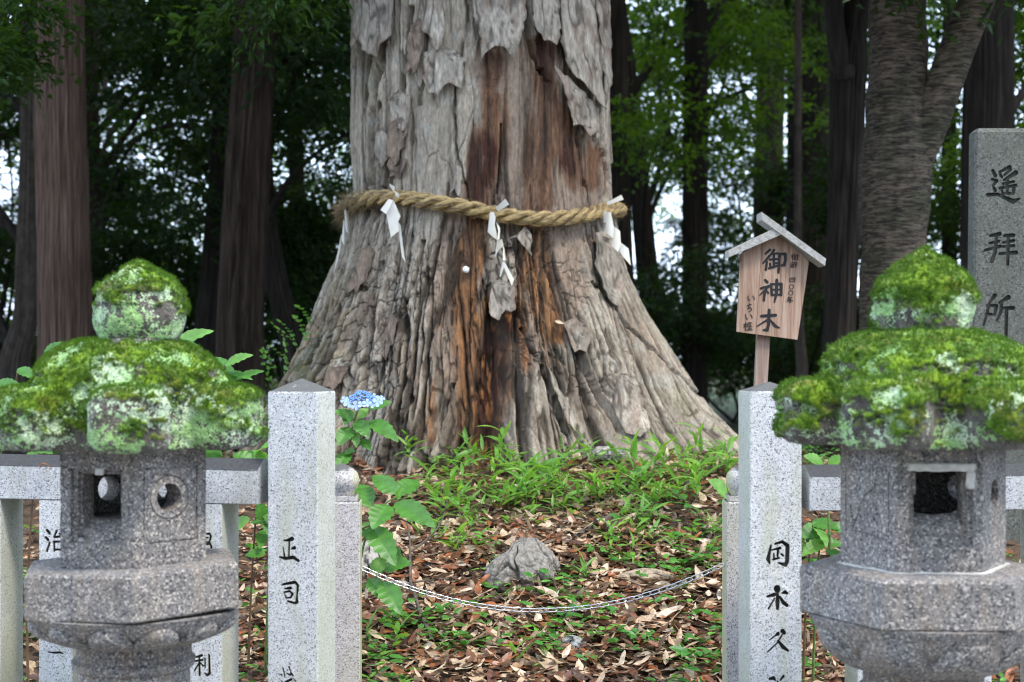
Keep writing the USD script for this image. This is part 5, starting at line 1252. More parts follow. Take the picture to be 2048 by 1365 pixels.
wood_tree('dark_tree', 'straight black trunk standing alone left of the wooden sign', 'tree', [(1388, 740, 20, 50), (1390, 400, 20, 47), (1392, 0, 20, 44)], 'dark_bark', 20, rough=0.04,
          foliage=(blobs(G(20), 400, 1380, 1560, -180, 260, 20, 30, 11, 1.2), FL))
wood_tree('forked_tree', 'brownish distant trunk above the wooden sign', 'tree', [(1540, 720, 27, 62), (1536, 400, 27, 60), (1540, 200, 27, 56), (1548, 0, 27, 54)], 'smooth_bark', 21,
          (blobs(G(21), 440, 1480, 1720, -180, 300, 22, 32, 12, 1.3), F))
wood_tree('slim_tree', 'pale slim trunk low down just right of the sign stake', 'tree', [(1604, 740, 15, 22), (1598, 640, 15, 18), (1596, 500, 15, 15), (1596, 300, 15, 14)], 'smooth_bark', 22)
wood_tree('dark_tree', 'broad black trunk behind the foot of the wooden sign', 'tree', [(1600, 740, 24, 110), (1608, 600, 24, 90), (1615, 420, 24, 84), (1620, 0, 24, 80)], 'dark_bark', 23)
hl = wood_tree('hollow_tree', 'dark knotty trunk with a hollow, left of the cherry trunk', 'tree', [(1676, 740, 12.5, 62), (1682, 560, 12.5, 58), (1692, 330, 12.5, 62), (1698, 130, 12.5, 66), (1706, 60, 12.5, 50), (1716, 0, 12.5, 46)], 'dark_bark', 24, rough=0.10)
obj('branch', tube(spline([P(1690, 160, 12.45), P(1672, 70, 12.4), P(1664, -60, 12.4), P(1655, -300, 12.4)], 14), np.linspace(0.085, 0.06, 14), 14), M['dark_bark'], hl, smooth=True)
kn = trimesh.creation.icosphere(3, 0.07); kn.vertices *= (1 + 0.3 * (noise(kn.vertices * 22, 3) - 0.5))[:, None]
obj('knot', (kn.vertices * [1, 0.7, 1] + P(1694, 145, 12.27), kn.faces), M['dark_bark'], hl, smooth=True)
ch = wood_tree('cherry_tree', 'thick cherry trunk with banded bark and a rising branch, behind the right lantern', 'cherry tree', [(1776, 700, 10, 120), (1784, 520, 10, 124), (1791, 350, 10, 142), (1796, 220, 10, 124), (1798, 120, 10, 114), (1796, 0, 10, 106)], 'cherry', 25, flare=0.12, rough=0.06, strips=0.003, bands=0.03)
obj('branch', tube(spline([P(1822, 330, 9.95), P(1872, 215, 9.9), P(1906, 120, 9.85), P(1946, 20, 9.8), P(1990, -90, 9.8), P(2070, -260, 9.7)], 30), np.linspace(0.125, 0.105, 30), 28), M['cherry'], ch, smooth=True)
crown('crown', blobs(G(25), 500, 1700, 2100, -420, -150, 8.8, 12, 9, 0.9)[0], FD, G(26), parent=ch)
wood_tree('dark_tree', 'broad dim trunk rising behind the stone tablet', 'tree', [(1975, 740, 14, 104), (1976, 300, 14, 98), (1978, 0, 14, 92)], 'dark_bark', 27, rough=0.04,
          foliage=(blobs(G(27), 600, 1840, 2200, -180, 330, 15, 24, 12, 1.1), FL))
wood_tree('slim_tree', 'slim dim trunk seen between the cherry and the stone tablet', 'tree', [(1900, 740, 22, 30), (1898, 400, 22, 28), (1900, 0, 22, 26)], 'dark_bark', 28)

# shrubs of the understorey, each a leafy mass of its own
def shrub(label, x0, x1, y0, y1, d0, d1, n, seed, mats=FD, nb=8, spread=0.9):
    g = G(seed)
    t = thing('understorey_shrub', label, 'shrub', 'dim evergreen shrubs in the wood')
    pos, ctr = blobs(g, n, x0, x1, y0, y1, d0, d1, nb, spread)
    crown('foliage', pos, mats, g, parent=t)
    root = P((x0 + x1) / 2, HORIZON, (d0 + d1) / 2); root[2] = ground_z(root[0], root[1]) - 0.05
    for c in ctr[:6]: obj('stem', limb(root + [g.normal() * 0.15, g.normal() * 0.15, 0], c, 0.03, 0.010, g), M['dark_bark'], t, smooth=True)
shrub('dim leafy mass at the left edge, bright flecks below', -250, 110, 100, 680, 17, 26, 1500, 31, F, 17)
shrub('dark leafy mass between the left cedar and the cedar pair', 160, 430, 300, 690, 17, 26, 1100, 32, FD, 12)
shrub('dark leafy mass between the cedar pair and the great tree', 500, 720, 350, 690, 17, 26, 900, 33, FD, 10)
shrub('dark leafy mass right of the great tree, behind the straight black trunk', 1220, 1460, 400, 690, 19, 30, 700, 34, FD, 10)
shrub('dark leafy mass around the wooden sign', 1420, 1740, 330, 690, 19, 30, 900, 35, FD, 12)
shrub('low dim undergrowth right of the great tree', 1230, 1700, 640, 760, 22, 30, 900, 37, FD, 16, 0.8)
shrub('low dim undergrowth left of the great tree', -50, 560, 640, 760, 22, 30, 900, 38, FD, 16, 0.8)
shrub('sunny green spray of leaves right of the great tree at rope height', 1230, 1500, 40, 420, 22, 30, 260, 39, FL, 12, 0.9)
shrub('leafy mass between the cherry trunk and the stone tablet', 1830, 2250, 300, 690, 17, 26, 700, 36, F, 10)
# foliage hanging nearer at the top left
for lab, args, n in (('glossy leafy bough hanging into the top left corner', (-60, 60, -60, 150, 8.6, 10), 60), ('glossy leafy bough hanging at the top beside the cedar pair', (480, 640, -90, 10, 8.4, 9.2), 45)):
    g = G(len(lab)); t = thing('leafy_bough', lab, 'branch')
    pos, ctr = blobs(g, n, *args, 4, 0.22)
    crown('leaves', pos, ['far_leaf'], g, (0.7, 1.0), parent=t)
    obj('branch', limb(ctr[0] + [0.3 * np.sign(-ctr[0][0]), 1.2, 1.6], ctr[0], 0.02, 0.006, g), M['dark_bark'], t, smooth=True)
    for c in ctr[1:]: obj('branch', limb(ctr[0] + [0.1, 0.2, 0.3], c, 0.009, 0.004, g), M['dark_bark'], t, smooth=True)
# the great tree's own crown, and the roof of the wood that keeps the light out
g = G(77)
a = g.uniform(0, 2 * np.pi, 900); r = 5.2 * np.sqrt(g.uniform(0, 1, 900))
crown('crown', np.stack([TC[0] + r * np.cos(a), TC[1] + 0.8 + r * np.sin(a), 8.2 + 3.2 * np.sqrt(np.clip(1 - (r / 5.3) ** 2, 0, 1)) * g.uniform(0, 1, 900)], 1), ['roof_leaf'], g, (0.7, 1.2), BIG, parent=tree)
for k in range(9):
    an = k * 0.7 + 0.2
    obj('limb', limb(np.array([TC[0], TC[1], 6.5 + 0.2 * k]), np.array([TC[0] + 4 * math.cos(an), TC[1] + 0.8 + 4 * math.sin(an), 9.2]), 0.22, 0.05, g, 10), M['dark_bark'], tree, smooth=True)
RF = ['roof_leaf', 'roof_leaf']
N = 6200
ry = g.uniform(10.0, 48, N); rx = g.uniform(-1, 1, N) * (13 + 0.42 * ry); hz = 6.4 + 5.8 * g.uniform(0, 1, N) ** 1.3 + 0.05 * (ry - 10)
open_ = (ry > 33) & (rx > 1) & (n2(rx * 0.4, ry * 0.3, 9, 2) > 0.42)
crown('forest_canopy', np.stack([rx, ry, hz], 1)[~open_], RF, g, (0.8, 1.35), BIG, label='dark roof of leaves over the wood', cat='canopy', kind='stuff')
N = 2400
ry = g.uniform(30, 50, N); rx = g.uniform(-1, 1, N) * 0.5 * ry
hz = 0.6 + 6.5 * g.uniform(0, 1, N)
keep = n2(rx * 0.9, hz * 0.7, 5, 2) > np.where(rx > 0.5, 0.54, 0.33)
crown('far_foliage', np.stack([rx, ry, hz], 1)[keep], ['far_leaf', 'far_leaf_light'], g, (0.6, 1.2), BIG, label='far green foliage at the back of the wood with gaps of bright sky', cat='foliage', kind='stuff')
for sx in (-1, 1):
    N = 900
    ry = g.uniform(9.5, 40, N); rx = sx * (0.42 * ry + 1.5 + g.uniform(0, 7, N)); hz = g.uniform(0.5, 8, N)
    crown('side_foliage', np.stack([rx, ry, hz], 1), RF, g, (0.8, 1.3), BIG, label='foliage of the wood going on beyond the ' + ('left' if sx < 0 else 'right') + ' of the view', cat='foliage', kind='stuff')
# the grove on the other side of the forecourt
N = 2400
rx = g.uniform(-26, 26, N); ry = -7.5 - g.uniform(0, 6, N); hz = 1.0 + 9.5 * g.uniform(0, 1, N)
crown('forecourt_grove', np.stack([rx, ry, hz], 1), RF, g, (1.0, 1.5), BIG, label='grove on the near side of the forecourt facing the great tree', cat='grove', kind='stuff')
# ------------------------------------------------------------------ leaves and plants of the mound
def blade(L, W, nseg=6, fold=0.25, bend=0.5, shape=1.0, curl=0.0, serr=0, wavy=0.0, g=None):
    """A leaf along +x from the origin, folded along its midrib, drooping by bend (radians)."""
    t = np.linspace(0, 1, nseg + 1)
    w = W / 2 * np.sin(np.pi * t ** shape) ** 0.8 * (1 - 0.25 * t); w[0] = W * 0.03; w[-1] = 0.0
    if serr: w[1:-1] *= 1 + 0.10 * np.where(np.arange(nseg - 1) % 2 == 0, 1, -1)
    ang = -bend * t; dx = np.cos(ang) * L / nseg; dz = np.sin(ang) * L / nseg
    x = np.r_[0, np.cumsum(dx[:-1])]; z = np.r_[0, np.cumsum(dz[:-1])]
    wz = wavy * np.sin(np.arange(nseg + 1) * 1.9)
    v = np.vstack([np.stack([x, 0 * x, z], 1), np.stack([x, w * (1 - 0.3 * abs(curl)), z + w * (fold + curl) + wz * w], 1), np.stack([x, -w * (1 - 0.3 * abs(curl)), z + w * (fold + curl) - wz * w], 1)])
    n = nseg + 1; f = []
    for i in range(nseg):
        f += [[i, i+1, n+i+1], [i, n+i+1, n+i], [i, 2*n+i+1, i+1], [i, 2*n+i, 2*n+i+1]]
    return v, np.array(f)
def rot(v, rx=0, ry=0, rz=0, t=(0, 0, 0), s=1.0):
    m = trimesh.transformations.euler_matrix(rx, ry, rz, 'sxyz')[:3, :3]
    return v * s @ m.T + np.asarray(t)
def frame(v, base, tip, up, s=1.0):
    """Turns a +x leaf so that it runs from base towards tip, its upper side towards up; scaled to reach."""
    d = np.asarray(tip, float) - base; ln = np.linalg.norm(d); d /= ln
    sd = np.cross(up, d); sd /= np.linalg.norm(sd); u = np.cross(d, sd)
    k = ln / v[:, 0].max() * s
    return base + k * (v[:, :1] * d + v[:, 1:2] * sd + v[:, 2:3] * u)
gp = np.random.default_rng(707)
gz_ = lambda x, y: float(ground_z(np.array([x]), np.array([y]))[0])

# fallen leaves: the 300 that show largest are leaves of their own, the others lie in one bed
DL = []
for k in range(7):
    for c in (0.18, -0.15, 0.42):
        DL.append((blade(0.080 * gp.uniform(0.85, 1.2), 0.031 * gp.uniform(0.85, 1.25), 5, 0.08, gp.uniform(-0.5, 0.6), 0.9, c * 0.5, wavy=0.25), M[f'dead{k}']))
def in_trunk(x, y, z): 
    ph = np.degrees(np.arctan2(x - TC[0], -(y - TC[1]))); r = np.hypot(x - TC[0], y - TC[1])
    return r < trunk_fast(ph, z) - 0.02
N = 24000
lx = gp.normal(0.1, 0.95, N); ly = gp.uniform(4.95, 8.4, N)
far = gp.random(N) < 0.25; lx[far] = gp.uniform(-3.6, 3.6, far.sum()); ly[far] = gp.uniform(4.9, 10.5, far.sum())
lz = ground_z(lx, ly) + 0.004 + gp.uniform(0, 0.035, N) ** 1.0
dens = n2(lx * 2.2, ly * 2.2, 61, 3)
ok = ~in_trunk(lx, ly, lz) & (gp.random(N) < np.where(ly > 6.9, 0.45, 1.0)) & (dens > np.where(ly > 6.0, 0.20, 0.08))
lx, ly, lz = lx[ok], ly[ok], lz[ok]; N = len(lx)
tiltx, tilty, yaw_ = gp.normal(0, 0.38, N), gp.normal(0, 0.30, N), gp.uniform(0, 2 * np.pi, N)
tiltx = np.where(gp.random(N) < 0.45, tiltx + np.pi, tiltx)
wts = np.array([5, 4.4, 1.7, 1.9, 3.4, 3.0, 1.3]); wts = np.repeat(wts / wts.sum() / 3, 3)
li = gp.choice(21, N, p=wts)
lsc = gp.uniform(0.6, 1.25, N)
pxx = 1024 + lx / ly * PX; pyy = HORIZON - (lz - EYE) / ly * PX
vis = (pxx > 735) & (pxx < 1440) & (pyy < 1362) & (lz > ground_z(lx, ly) + 0.014)
size_ = np.where(vis, lsc / ly, 0)
best = np.argsort(-size_)[:300]
q_ = euler_quat(tiltx, tilty, yaw_)
def qrot(q, v):
    w, x, y, z = q
    R = np.array([[1-2*(y*y+z*z), 2*(x*y-z*w), 2*(x*z+y*w)], [2*(x*y+z*w), 1-2*(x*x+z*z), 2*(y*z-x*w)], [2*(x*z-y*w), 2*(y*z+x*w), 1-2*(x*x+y*y)]])
    return v @ R.T
for i in best:
    (v, f), mm = DL[li[i]]
    obj('fallen_leaf', (qrot(q_[i], v * lsc[i]) + [lx[i], ly[i], lz[i]], f), mm, ground)
rest = np.ones(N, bool); rest[best] = False
scatter('leaf_litter', DL, np.stack([lx, ly, lz], 1)[rest], li[rest], q_[rest], lsc[rest], ground, kind='stuff')

# bamboo grass: sprouts of narrow leaves
def sasa(name_first, seed, h, nl, mats):
    g = np.random.default_rng(seed)
    t = thing('bamboo_grass', 'fresh green sprout of bamboo grass with narrow leaves at the foot of the great tree', 'bamboo grass', 'bamboo grass sprouts on the mound')
    lean = g.normal(size=2) * 0.12
    stem = np.array([[lean[0] * h * s * s, lean[1] * h * s * s, h * s] for s in np.linspace(0, 1, 6)])
    obj('stem', tube(stem, np.linspace(0.0018, 0.0009, 6), 5), M['stem'], t)
    a0 = g.uniform(0, 6)
    for k in range(nl):
        s = 0.45 + 0.55 * (k / (nl - 1)) if nl > 1 else 1
        base = np.array([np.interp(s, np.linspace(0, 1, 6), stem[:, i]) for i in range(3)])
        a = a0 + k * 2.4 + g.normal() * 0.3; el = g.uniform(-0.25, 0.75) + 0.3 * s
        L = g.uniform(0.085, 0.145)
        v, f = blade(L, L * g.uniform(0.15, 0.20), 6, 0.22, g.uniform(0.2, 0.9), 0.72)
        obj('leaf', (rot(v, g.normal() * 0.3, -el, a, base), f), M[g.choice(mats)], t)
    return t
SM = ['sasa', 'sasa', 'sasa_light']
sasa_p = [sasa('a', 900 + k, gp.uniform(0.08, 0.17), n, SM) for k, n in enumerate((5, 7, 4, 6, 8))]
def put_first_or_copy(protos, used, k, loc, rz, s, tilt=(0, 0)):
    root = protos[k]
    if not used[k]:
        used[k] = True
        x = UsdGeom.Xformable(root); ops = x.GetOrderedXformOps()
        ops[0].Set(tuple(map(float, loc))); ops[1].Set((float(tilt[0]), float(tilt[1]), float(rz))); ops[2].Set((float(s),) * 3)
        return root
    cd = root.GetCustomData()
    import re
    return copy_of(root, re.sub(r'_[0-9]{3}$', '', root.GetName()), cd['label'], cd['category'], cd.get('group'), loc, (tilt[0], tilt[1], rz), s)
used = [False] * 5
_DD = np.arange(4.9, 9.5, 0.015)
def ground_hit(px, py):
    X = (px - 1024.0) * _DD / PX; Z = EYE - (py - HORIZON) * _DD / PX
    k = np.nonzero(Z <= ground_z(X, _DD))[0]
    return P(px, py, _DD[k[0]] if len(k) else 9.5)
spots = []
for _ in range(900):
    px, py = gp.uniform(820, 1475), gp.uniform(925, 1130)
    w = 1.3 if py < 960 else 1.0 if py < 1060 else 0.40
    if px > 1330 and py > 990: w *= 0.6
    if abs(px - 1045) < 95 and py > 1075: w = 0
    if px < 880: w *= 0.5
    if 1130 < px < 1280 and py < 985: w *= 0.35
    if gp.random() < w * 0.5 * (0.3 + 1.4 * float(n2(px / 70, py / 45, 62, 2))): spots.append((px, py))
    if len(spots) >= 190: break
spots += [(px + gp.normal() * 6, py) for px, py in ((868, 935), (905, 950), (1010, 945), (1025, 950), (1040, 935), (1075, 950), (1390, 975), (1395, 980), (1280, 960), (1290, 965), (1220, 1090), (1240, 1100), (1260, 1080), (1180, 1170), (985, 1165), (1070, 1320), (1045, 1340), (1090, 1345), (760, 1290), (740, 1310), (780, 1315))]
for px, py in spots:
    p = ground_hit(px, py)
    k = int(gp.integers(0, 5))
    put_first_or_copy(sasa_p, used, k, p - [0, 0, 0.01], gp.uniform(0, 360), gp.uniform(0.7, 1.25) * (1.1 if py < 1000 else 0.9), gp.normal(size=2) * 9)

# creeping evergreen ground cover: sprigs of paired glossy leaves
def sprig(seed, pairs, mats, label, group, name, L=0.046, W=0.026, span=0.17, nod=0.5, heart=False):
    g = np.random.default_rng(seed)
    t = thing(name, label, 'ground cover', group)
    pts = [np.zeros(3)]; d = np.array([1.0, 0, 0.75]); d /= np.linalg.norm(d)
    for k in range(pairs):
        d = d + g.normal(size=3) * [0.2, 0.3, 0.15] + [0, 0, -0.10]; d /= np.linalg.norm(d); pts.append(pts[-1] + d * span / pairs)
    pts = np.array(pts); obj('stem', tube(pts, np.linspace(0.0014, 0.0008, len(pts)), 5), M['brown_stem'], t)
    for k in range(1, pairs + 1):
        for s in ((-1, 1) if not heart else (g.choice([-1, 1]),)):
            a = s * g.uniform(0.7, 1.35) + (0.0 if k < pairs else s * -0.35); l = L * g.uniform(0.75, 1.2)
            v, f = blade(l, l * W / L * g.uniform(0.9, 1.1), 5, 0.18, g.uniform(0.1, 0.6), 0.62 if heart else 0.85)
            v = rot(v, g.normal() * 0.35, -g.uniform(-0.15, 0.6), a, pts[k])
            obj('leaf', (v, f), M[mats[1] if (k >= pairs - 1 and g.random() < 0.6) else mats[0]], t)
    return t
def cover(where, areas):
    """A patch of sprigs: every sprig a thing of its own, all of a patch alike."""
    lab, grp = 'low sprig of glossy green ground cover ' + where, 'ground cover sprigs ' + where
    pr = [sprig(950 + k, n, ('cover', 'cover_light'), lab, grp, 'ground_cover') for k, n in enumerate((4, 5, 3))]
    us = [False] * 3; i = 0
    for n, x0, x1, y0, y1 in areas:
        for _ in range(n):
            px, py = gp.uniform(x0, x1), gp.uniform(y0, y1)
            p = ground_hit(px, py) if py > 880 else None
            if p is None:
                d = gp.uniform(9.2, 10.5); p = P(px, py, d); p[2] = gz_(p[0], p[1])
            put_first_or_copy(pr, us, i % 3, p + [0, 0, 0.005], gp.uniform(0, 360), gp.uniform(0.7, 1.25)); i += 1
cover('beside the foot of the left short post', [(30, 690, 830, 1240, 1420)])
cover('beside the foot of the right short post', [(32, 1330, 1480, 1240, 1420), (22, 1330, 1460, 1060, 1240)])
cover('in front of the chain in the leaf litter', [(14, 890, 990, 1230, 1330), (9, 1090, 1180, 1230, 1290), (7, 820, 900, 1240, 1300), (6, 1030, 1130, 1290, 1330), (7, 1180, 1330, 1280, 1340)])
cover('around the grey root stump', [(9, 1080, 1160, 1170, 1220), (6, 990, 1060, 1170, 1210), (14, 1210, 1330, 1060, 1180), (8, 1130, 1250, 1200, 1250)])
cover('behind the posts of the left fence', [(20, -20, 100, 1150, 1420), (10, 60, 130, 990, 1120), (12, 495, 545, 1080, 1420), (8, 360, 400, 1250, 1420)])
cover('between the right gate post and the right lantern', [(14, 1600, 1700, 1100, 1420), (24, 1600, 1690, 885, 950)])
cover('to the right of the right lantern', [(26, 1985, 2080, 960, 1200), (10, 1985, 2060, 1250, 1420)])
cover('beyond the right root of the great tree', [(14, 1400, 1475, 790, 860)])
cover('above the left rail behind the left lantern', [(10, 400, 540, 880, 925)])
# heart-leaved vine
def vines(where, places):
    pr = [sprig(970, 5, ('heart', 'heart'), 'trailing vine with small heart shaped leaves ' + where, 'heart leaved vines ' + where, 'heart_vine', 0.045, 0.040, 0.20, heart=True)]
    us = [False]
    for px, py, rz in places: put_first_or_copy(pr, us, 0, ground_hit(px, py) + [0, 0, 0.02], rz, gp.uniform(0.8, 1.2))
vines('left of the grey root stump', ((965, 1060, 200), (990, 1100, 260), (1000, 1130, 240), (930, 960, 80)))
vines('near the right short post', ((1365, 1150, 20), (1410, 1150, 70), (1390, 1190, 140), (1345, 1120, 300), (1300, 1060, 100), (1420, 1060, 150)))
# creeper on the left flank of the trunk
cr = [sprig(980, 6, ('heart', 'cover_light'), 'small leaved creeper climbing the left flank of the great tree', 'creeper sprays on the left root', 'creeper', 0.036, 0.030, 0.22)]
usedr = [False]
for px, py in ((632, 655), (622, 690), (610, 710), (590, 735), (572, 760), (600, 690), (560, 745), (548, 770), (585, 700)):
    ph, zz, p = trunk_at(px, py)
    put_first_or_copy(cr, usedr, 0, p + [-0.02, -0.05, 0], gp.uniform(150, 260), gp.uniform(0.7, 1.0), (gp.uniform(-20, 20), gp.uniform(-70, -20)))

# hydrangea: broad toothed leaves, each placed as the plant shows them
def big_leaf(bx, by, tx, ty, w, d0, d1, up=(0, -0.75, 0.65), bend=0.45):
    a, b = P(bx, by, d0), P(tx, ty, d1)
    wr = 1.12 * (w * 0.5 * (d0 + d1) / PX) / np.linalg.norm(b - a)
    v, f = blade(1.0, wr, 12, 0.20, bend, 0.88, serr=1)
    n = 13; r = np.tile(np.arange(n), 3)
    v[:, 2] += 0.007 * np.where(r % 2 == 0, 1, -1) * (np.abs(v[:, 1]) > 1e-6)       # the veins' puckers
    return frame(v, a, b, np.array(up, float)), f
def hydrangea(label, leaves, stems, light=()):
    t = thing('hydrangea', label, 'hydrangea')
    for k, st_ in enumerate(stems):
        p = spline([P(*s) for s in st_], 12); obj('stem', tube(p, np.linspace(0.0055, 0.003, 12), 7), M['stem'] if k % 2 == 0 else M['brown_stem'], t, smooth=True)
    for k, lf in enumerate(leaves):
        obj('leaf', big_leaf(*lf[:5], *lf[5:7], *(lf[7:])), M['hydrangea_light' if k in light else 'hydrangea'], t)
    return t
hyd = hydrangea('hydrangea with large toothed leaves and one blue flower head beside the left gate post', [
    (792, 989, 744, 943, 40, 5.50, 5.56), (794, 992, 838, 950, 42, 5.5, 5.6), (790, 1007, 863, 1038, 48, 5.48, 5.34), (776, 1011, 746, 1046, 50, 5.48, 5.36), (739, 1016, 719, 958, 40, 5.52, 5.62), (743, 1053, 788, 1117, 50, 5.46, 5.32),
    (728, 1046, 746, 1080, 34, 5.52, 5.46), (770, 1136, 814, 1120, 40, 5.42, 5.34), (753, 1150, 764, 1108, 34, 5.46, 5.5), (764, 1165, 799, 1216, 46, 5.40, 5.28), (737, 1158, 772, 1194, 34, 5.44, 5.36), (800, 1115, 770, 1090, 28, 5.44, 5.5),
    (795, 1000, 800, 975, 14, 5.49, 5.46), (708, 840, 674, 818, 28, 5.72, 5.66), (712, 838, 736, 814, 26, 5.72, 5.75), (740, 842, 792, 870, 34, 5.70, 5.58), (712, 842, 736, 868, 32, 5.70, 5.62), (702, 856, 676, 884, 34, 5.70, 5.62), (738, 816, 780, 800, 26, 5.74, 5.72),
    (712, 866, 712, 892, 18, 5.68, 5.64), (697, 906, 674, 932, 30, 5.70, 5.62), (690, 905, 706, 900, 20, 5.7, 5.66), (700, 820, 690, 845, 24, 5.72, 5.66), (715, 945, 688, 950, 22, 5.66, 5.6), (722, 880, 740, 895, 20, 5.7, 5.64)],
    [[(708, 1180, 5.5), (730, 1080, 5.5), (765, 1012, 5.5), (793, 995, 5.49)], [(690, 1000, 5.72), (697, 910, 5.70), (708, 845, 5.71), (722, 806, 5.72)], [(708, 1190, 5.48), (745, 1160, 5.44), (770, 1140, 5.42)], [(706, 1120, 5.52), (722, 1060, 5.5), (745, 1052, 5.46)]], (8, 12, 19, 14))
g = np.random.default_rng(33)
fc = P(724, 803, 5.68)
def sepal_flower(c, nrm, s):
    v, f = [], []
    nrm = np.asarray(nrm, float); nrm /= np.linalg.norm(nrm)
    a = np.cross(nrm, [0.3, 0.2, 1.0]); a /= np.linalg.norm(a); b = np.cross(nrm, a); o = g.uniform(0, 6)
    for k in range(4):
        an = o + k * math.pi / 2; d = math.cos(an) * a + math.sin(an) * b; e = np.cross(nrm, d)
        i = len(v)
        v += [c, c + s * (0.55 * d + 0.42 * e + 0.1 * nrm), c + s * (0.9 * d + 0.34 * e + 0.12 * nrm), c + s * (1.05 * d + 0.05 * nrm), c + s * (0.9 * d - 0.34 * e + 0.12 * nrm), c + s * (0.55 * d - 0.42 * e + 0.1 * nrm), c + s * 0.6 * d + s * 0.02 * nrm]
        f += [[i, i+1, i+6], [i+1, i+2, i+6], [i+2, i+3, i+6], [i+3, i+4, i+6], [i+4, i+5, i+6], [i+5, i, i+6]]
    return np.array(v), np.array(f)
for px, py, dd, s in ((697, 807, -0.03, 0.020), (712, 812, -0.05, 0.019), (724, 809, -0.055, 0.018), (735, 806, -0.055, 0.016), (755, 803, -0.04, 0.022), (745, 810, -0.05, 0.014), (689, 800, -0.01, 0.016), (748, 794, 0.02, 0.014), (704, 796, 0.01, 0.013), (763, 797, 0.0, 0.014)):
    c = P(px, py, 5.68 + dd)
    obj('flower', sepal_flower(c, [g.normal() * 0.3 + (px - 724) * 0.012, -1, 0.65 + g.normal() * 0.25], s), M['petal'], hyd, smooth=True)
fl_v, fl_f, nfl = [], [], 0
for k in range(210):
    an, rd = g.uniform(0, 6.283), 0.055 * math.sqrt(g.random())
    c = fc + [rd * math.cos(an), rd * math.sin(an) * 0.9, 0.000 + 0.034 * (1 - (rd / 0.055) ** 2) + 0.006 * g.random()]
    b = trimesh.creation.icosphere(1, g.uniform(0.0026, 0.0042)); fl_v.append(b.vertices + c); fl_f.append(b.faces + nfl); nfl += len(b.vertices)
obj('floret_cluster', (np.vstack(fl_v), np.vstack(fl_f)), M['floret'], hyd, smooth=True, kind='stuff')
hydrangea('hydrangea leaves standing up behind the cap of the left lantern', [
    (345, 692, 415, 652, 34, 4.96, 4.90), (342, 694, 388, 682, 26, 4.94, 4.86), (450, 731, 496, 703, 26, 4.98, 4.92), (88, 722, 113, 682, 32, 5.0, 4.96), (36, 738, 66, 748, 24, 4.98, 4.9), (-10, 768, 34, 762, 24, 4.98, 4.92), (470, 760, 520, 735, 20, 5.0, 4.95), (455, 745, 500, 750, 16, 5.0, 4.93), (430, 715, 470, 760, 30, 5.05, 4.95)],
    [[(330, 900, 5.0), (338, 760, 4.98), (344, 692, 4.96)], [(460, 900, 5.0), (452, 790, 5.0), (450, 731, 4.98)], [(100, 900, 5.02), (92, 780, 5.01), (88, 722, 5.0)], [(20, 900, 5.0), (28, 800, 4.99), (36, 738, 4.98)], [(-30, 900, 5.0), (-20, 800, 4.99), (-10, 768, 4.98)]], (0, 2))
gh = np.random.default_rng(44)
def bush(label, boxes, n):
    lv, stn = [], []
    for x0, x1, y0, y1, d in boxes:
        for _ in range(n):
            bx, by = gh.uniform(x0, x1), gh.uniform(y0, y1); a = gh.uniform(0, 2 * math.pi); ln = gh.uniform(38, 62)
            lv.append((bx, by, bx + ln * math.cos(a), by + ln * math.sin(a) * 0.7, ln * 0.62, d + gh.uniform(-0.05, 0.1), d - 0.05 + gh.uniform(-0.08, 0.05), (gh.normal() * 0.3, -0.6, 0.8), gh.uniform(0.2, 0.7)))
        for _ in range(2):
            xx = gh.uniform(x0, x1); stn.append([(xx - 10, 1420, d + 0.1), (xx, (y0 + y1) / 2 + 60, d + 0.06), (xx + 8, y0, d + 0.04)])
    return hydrangea(label, lv, stn, range(0, len(lv), 5))
bush('low hydrangea leaves showing between the left fence and the left gate post', [(495, 540, 1010, 1120, 5.15)], 8)
bush('low hydrangea leaves under the rail between the right gate post and the right lantern', [(1610, 1665, 1040, 1130, 5.05)], 11)
hydrangea('pale broad leaf beside the ball of the right short post', [(1455, 992, 1427, 958, 38, 5.2, 5.14), (1462, 1010, 1440, 1000, 18, 5.2, 5.16)], [[(1490, 1100, 5.2), (1470, 1030, 5.2), (1455, 992, 5.2)]], (0,))
hydrangea('pale broad leaves over the rail beside the right lantern', [(1650, 938, 1620, 906, 36, 5.0, 4.92), (1655, 938, 1680, 912, 34, 5.0, 4.94), (1640, 940, 1612, 930, 20, 5.0, 4.95)], [[(1660, 1100, 5.0), (1655, 1000, 5.0), (1652, 938, 5.0)]], (0, 1))
bush('leaves above the rail between the left lantern and the left gate post', [(420, 520, 888, 915, 5.1)], 8)
bush('leaves above the rail at the left edge of the view', [(-20, 125, 890, 912, 5.1)], 8)

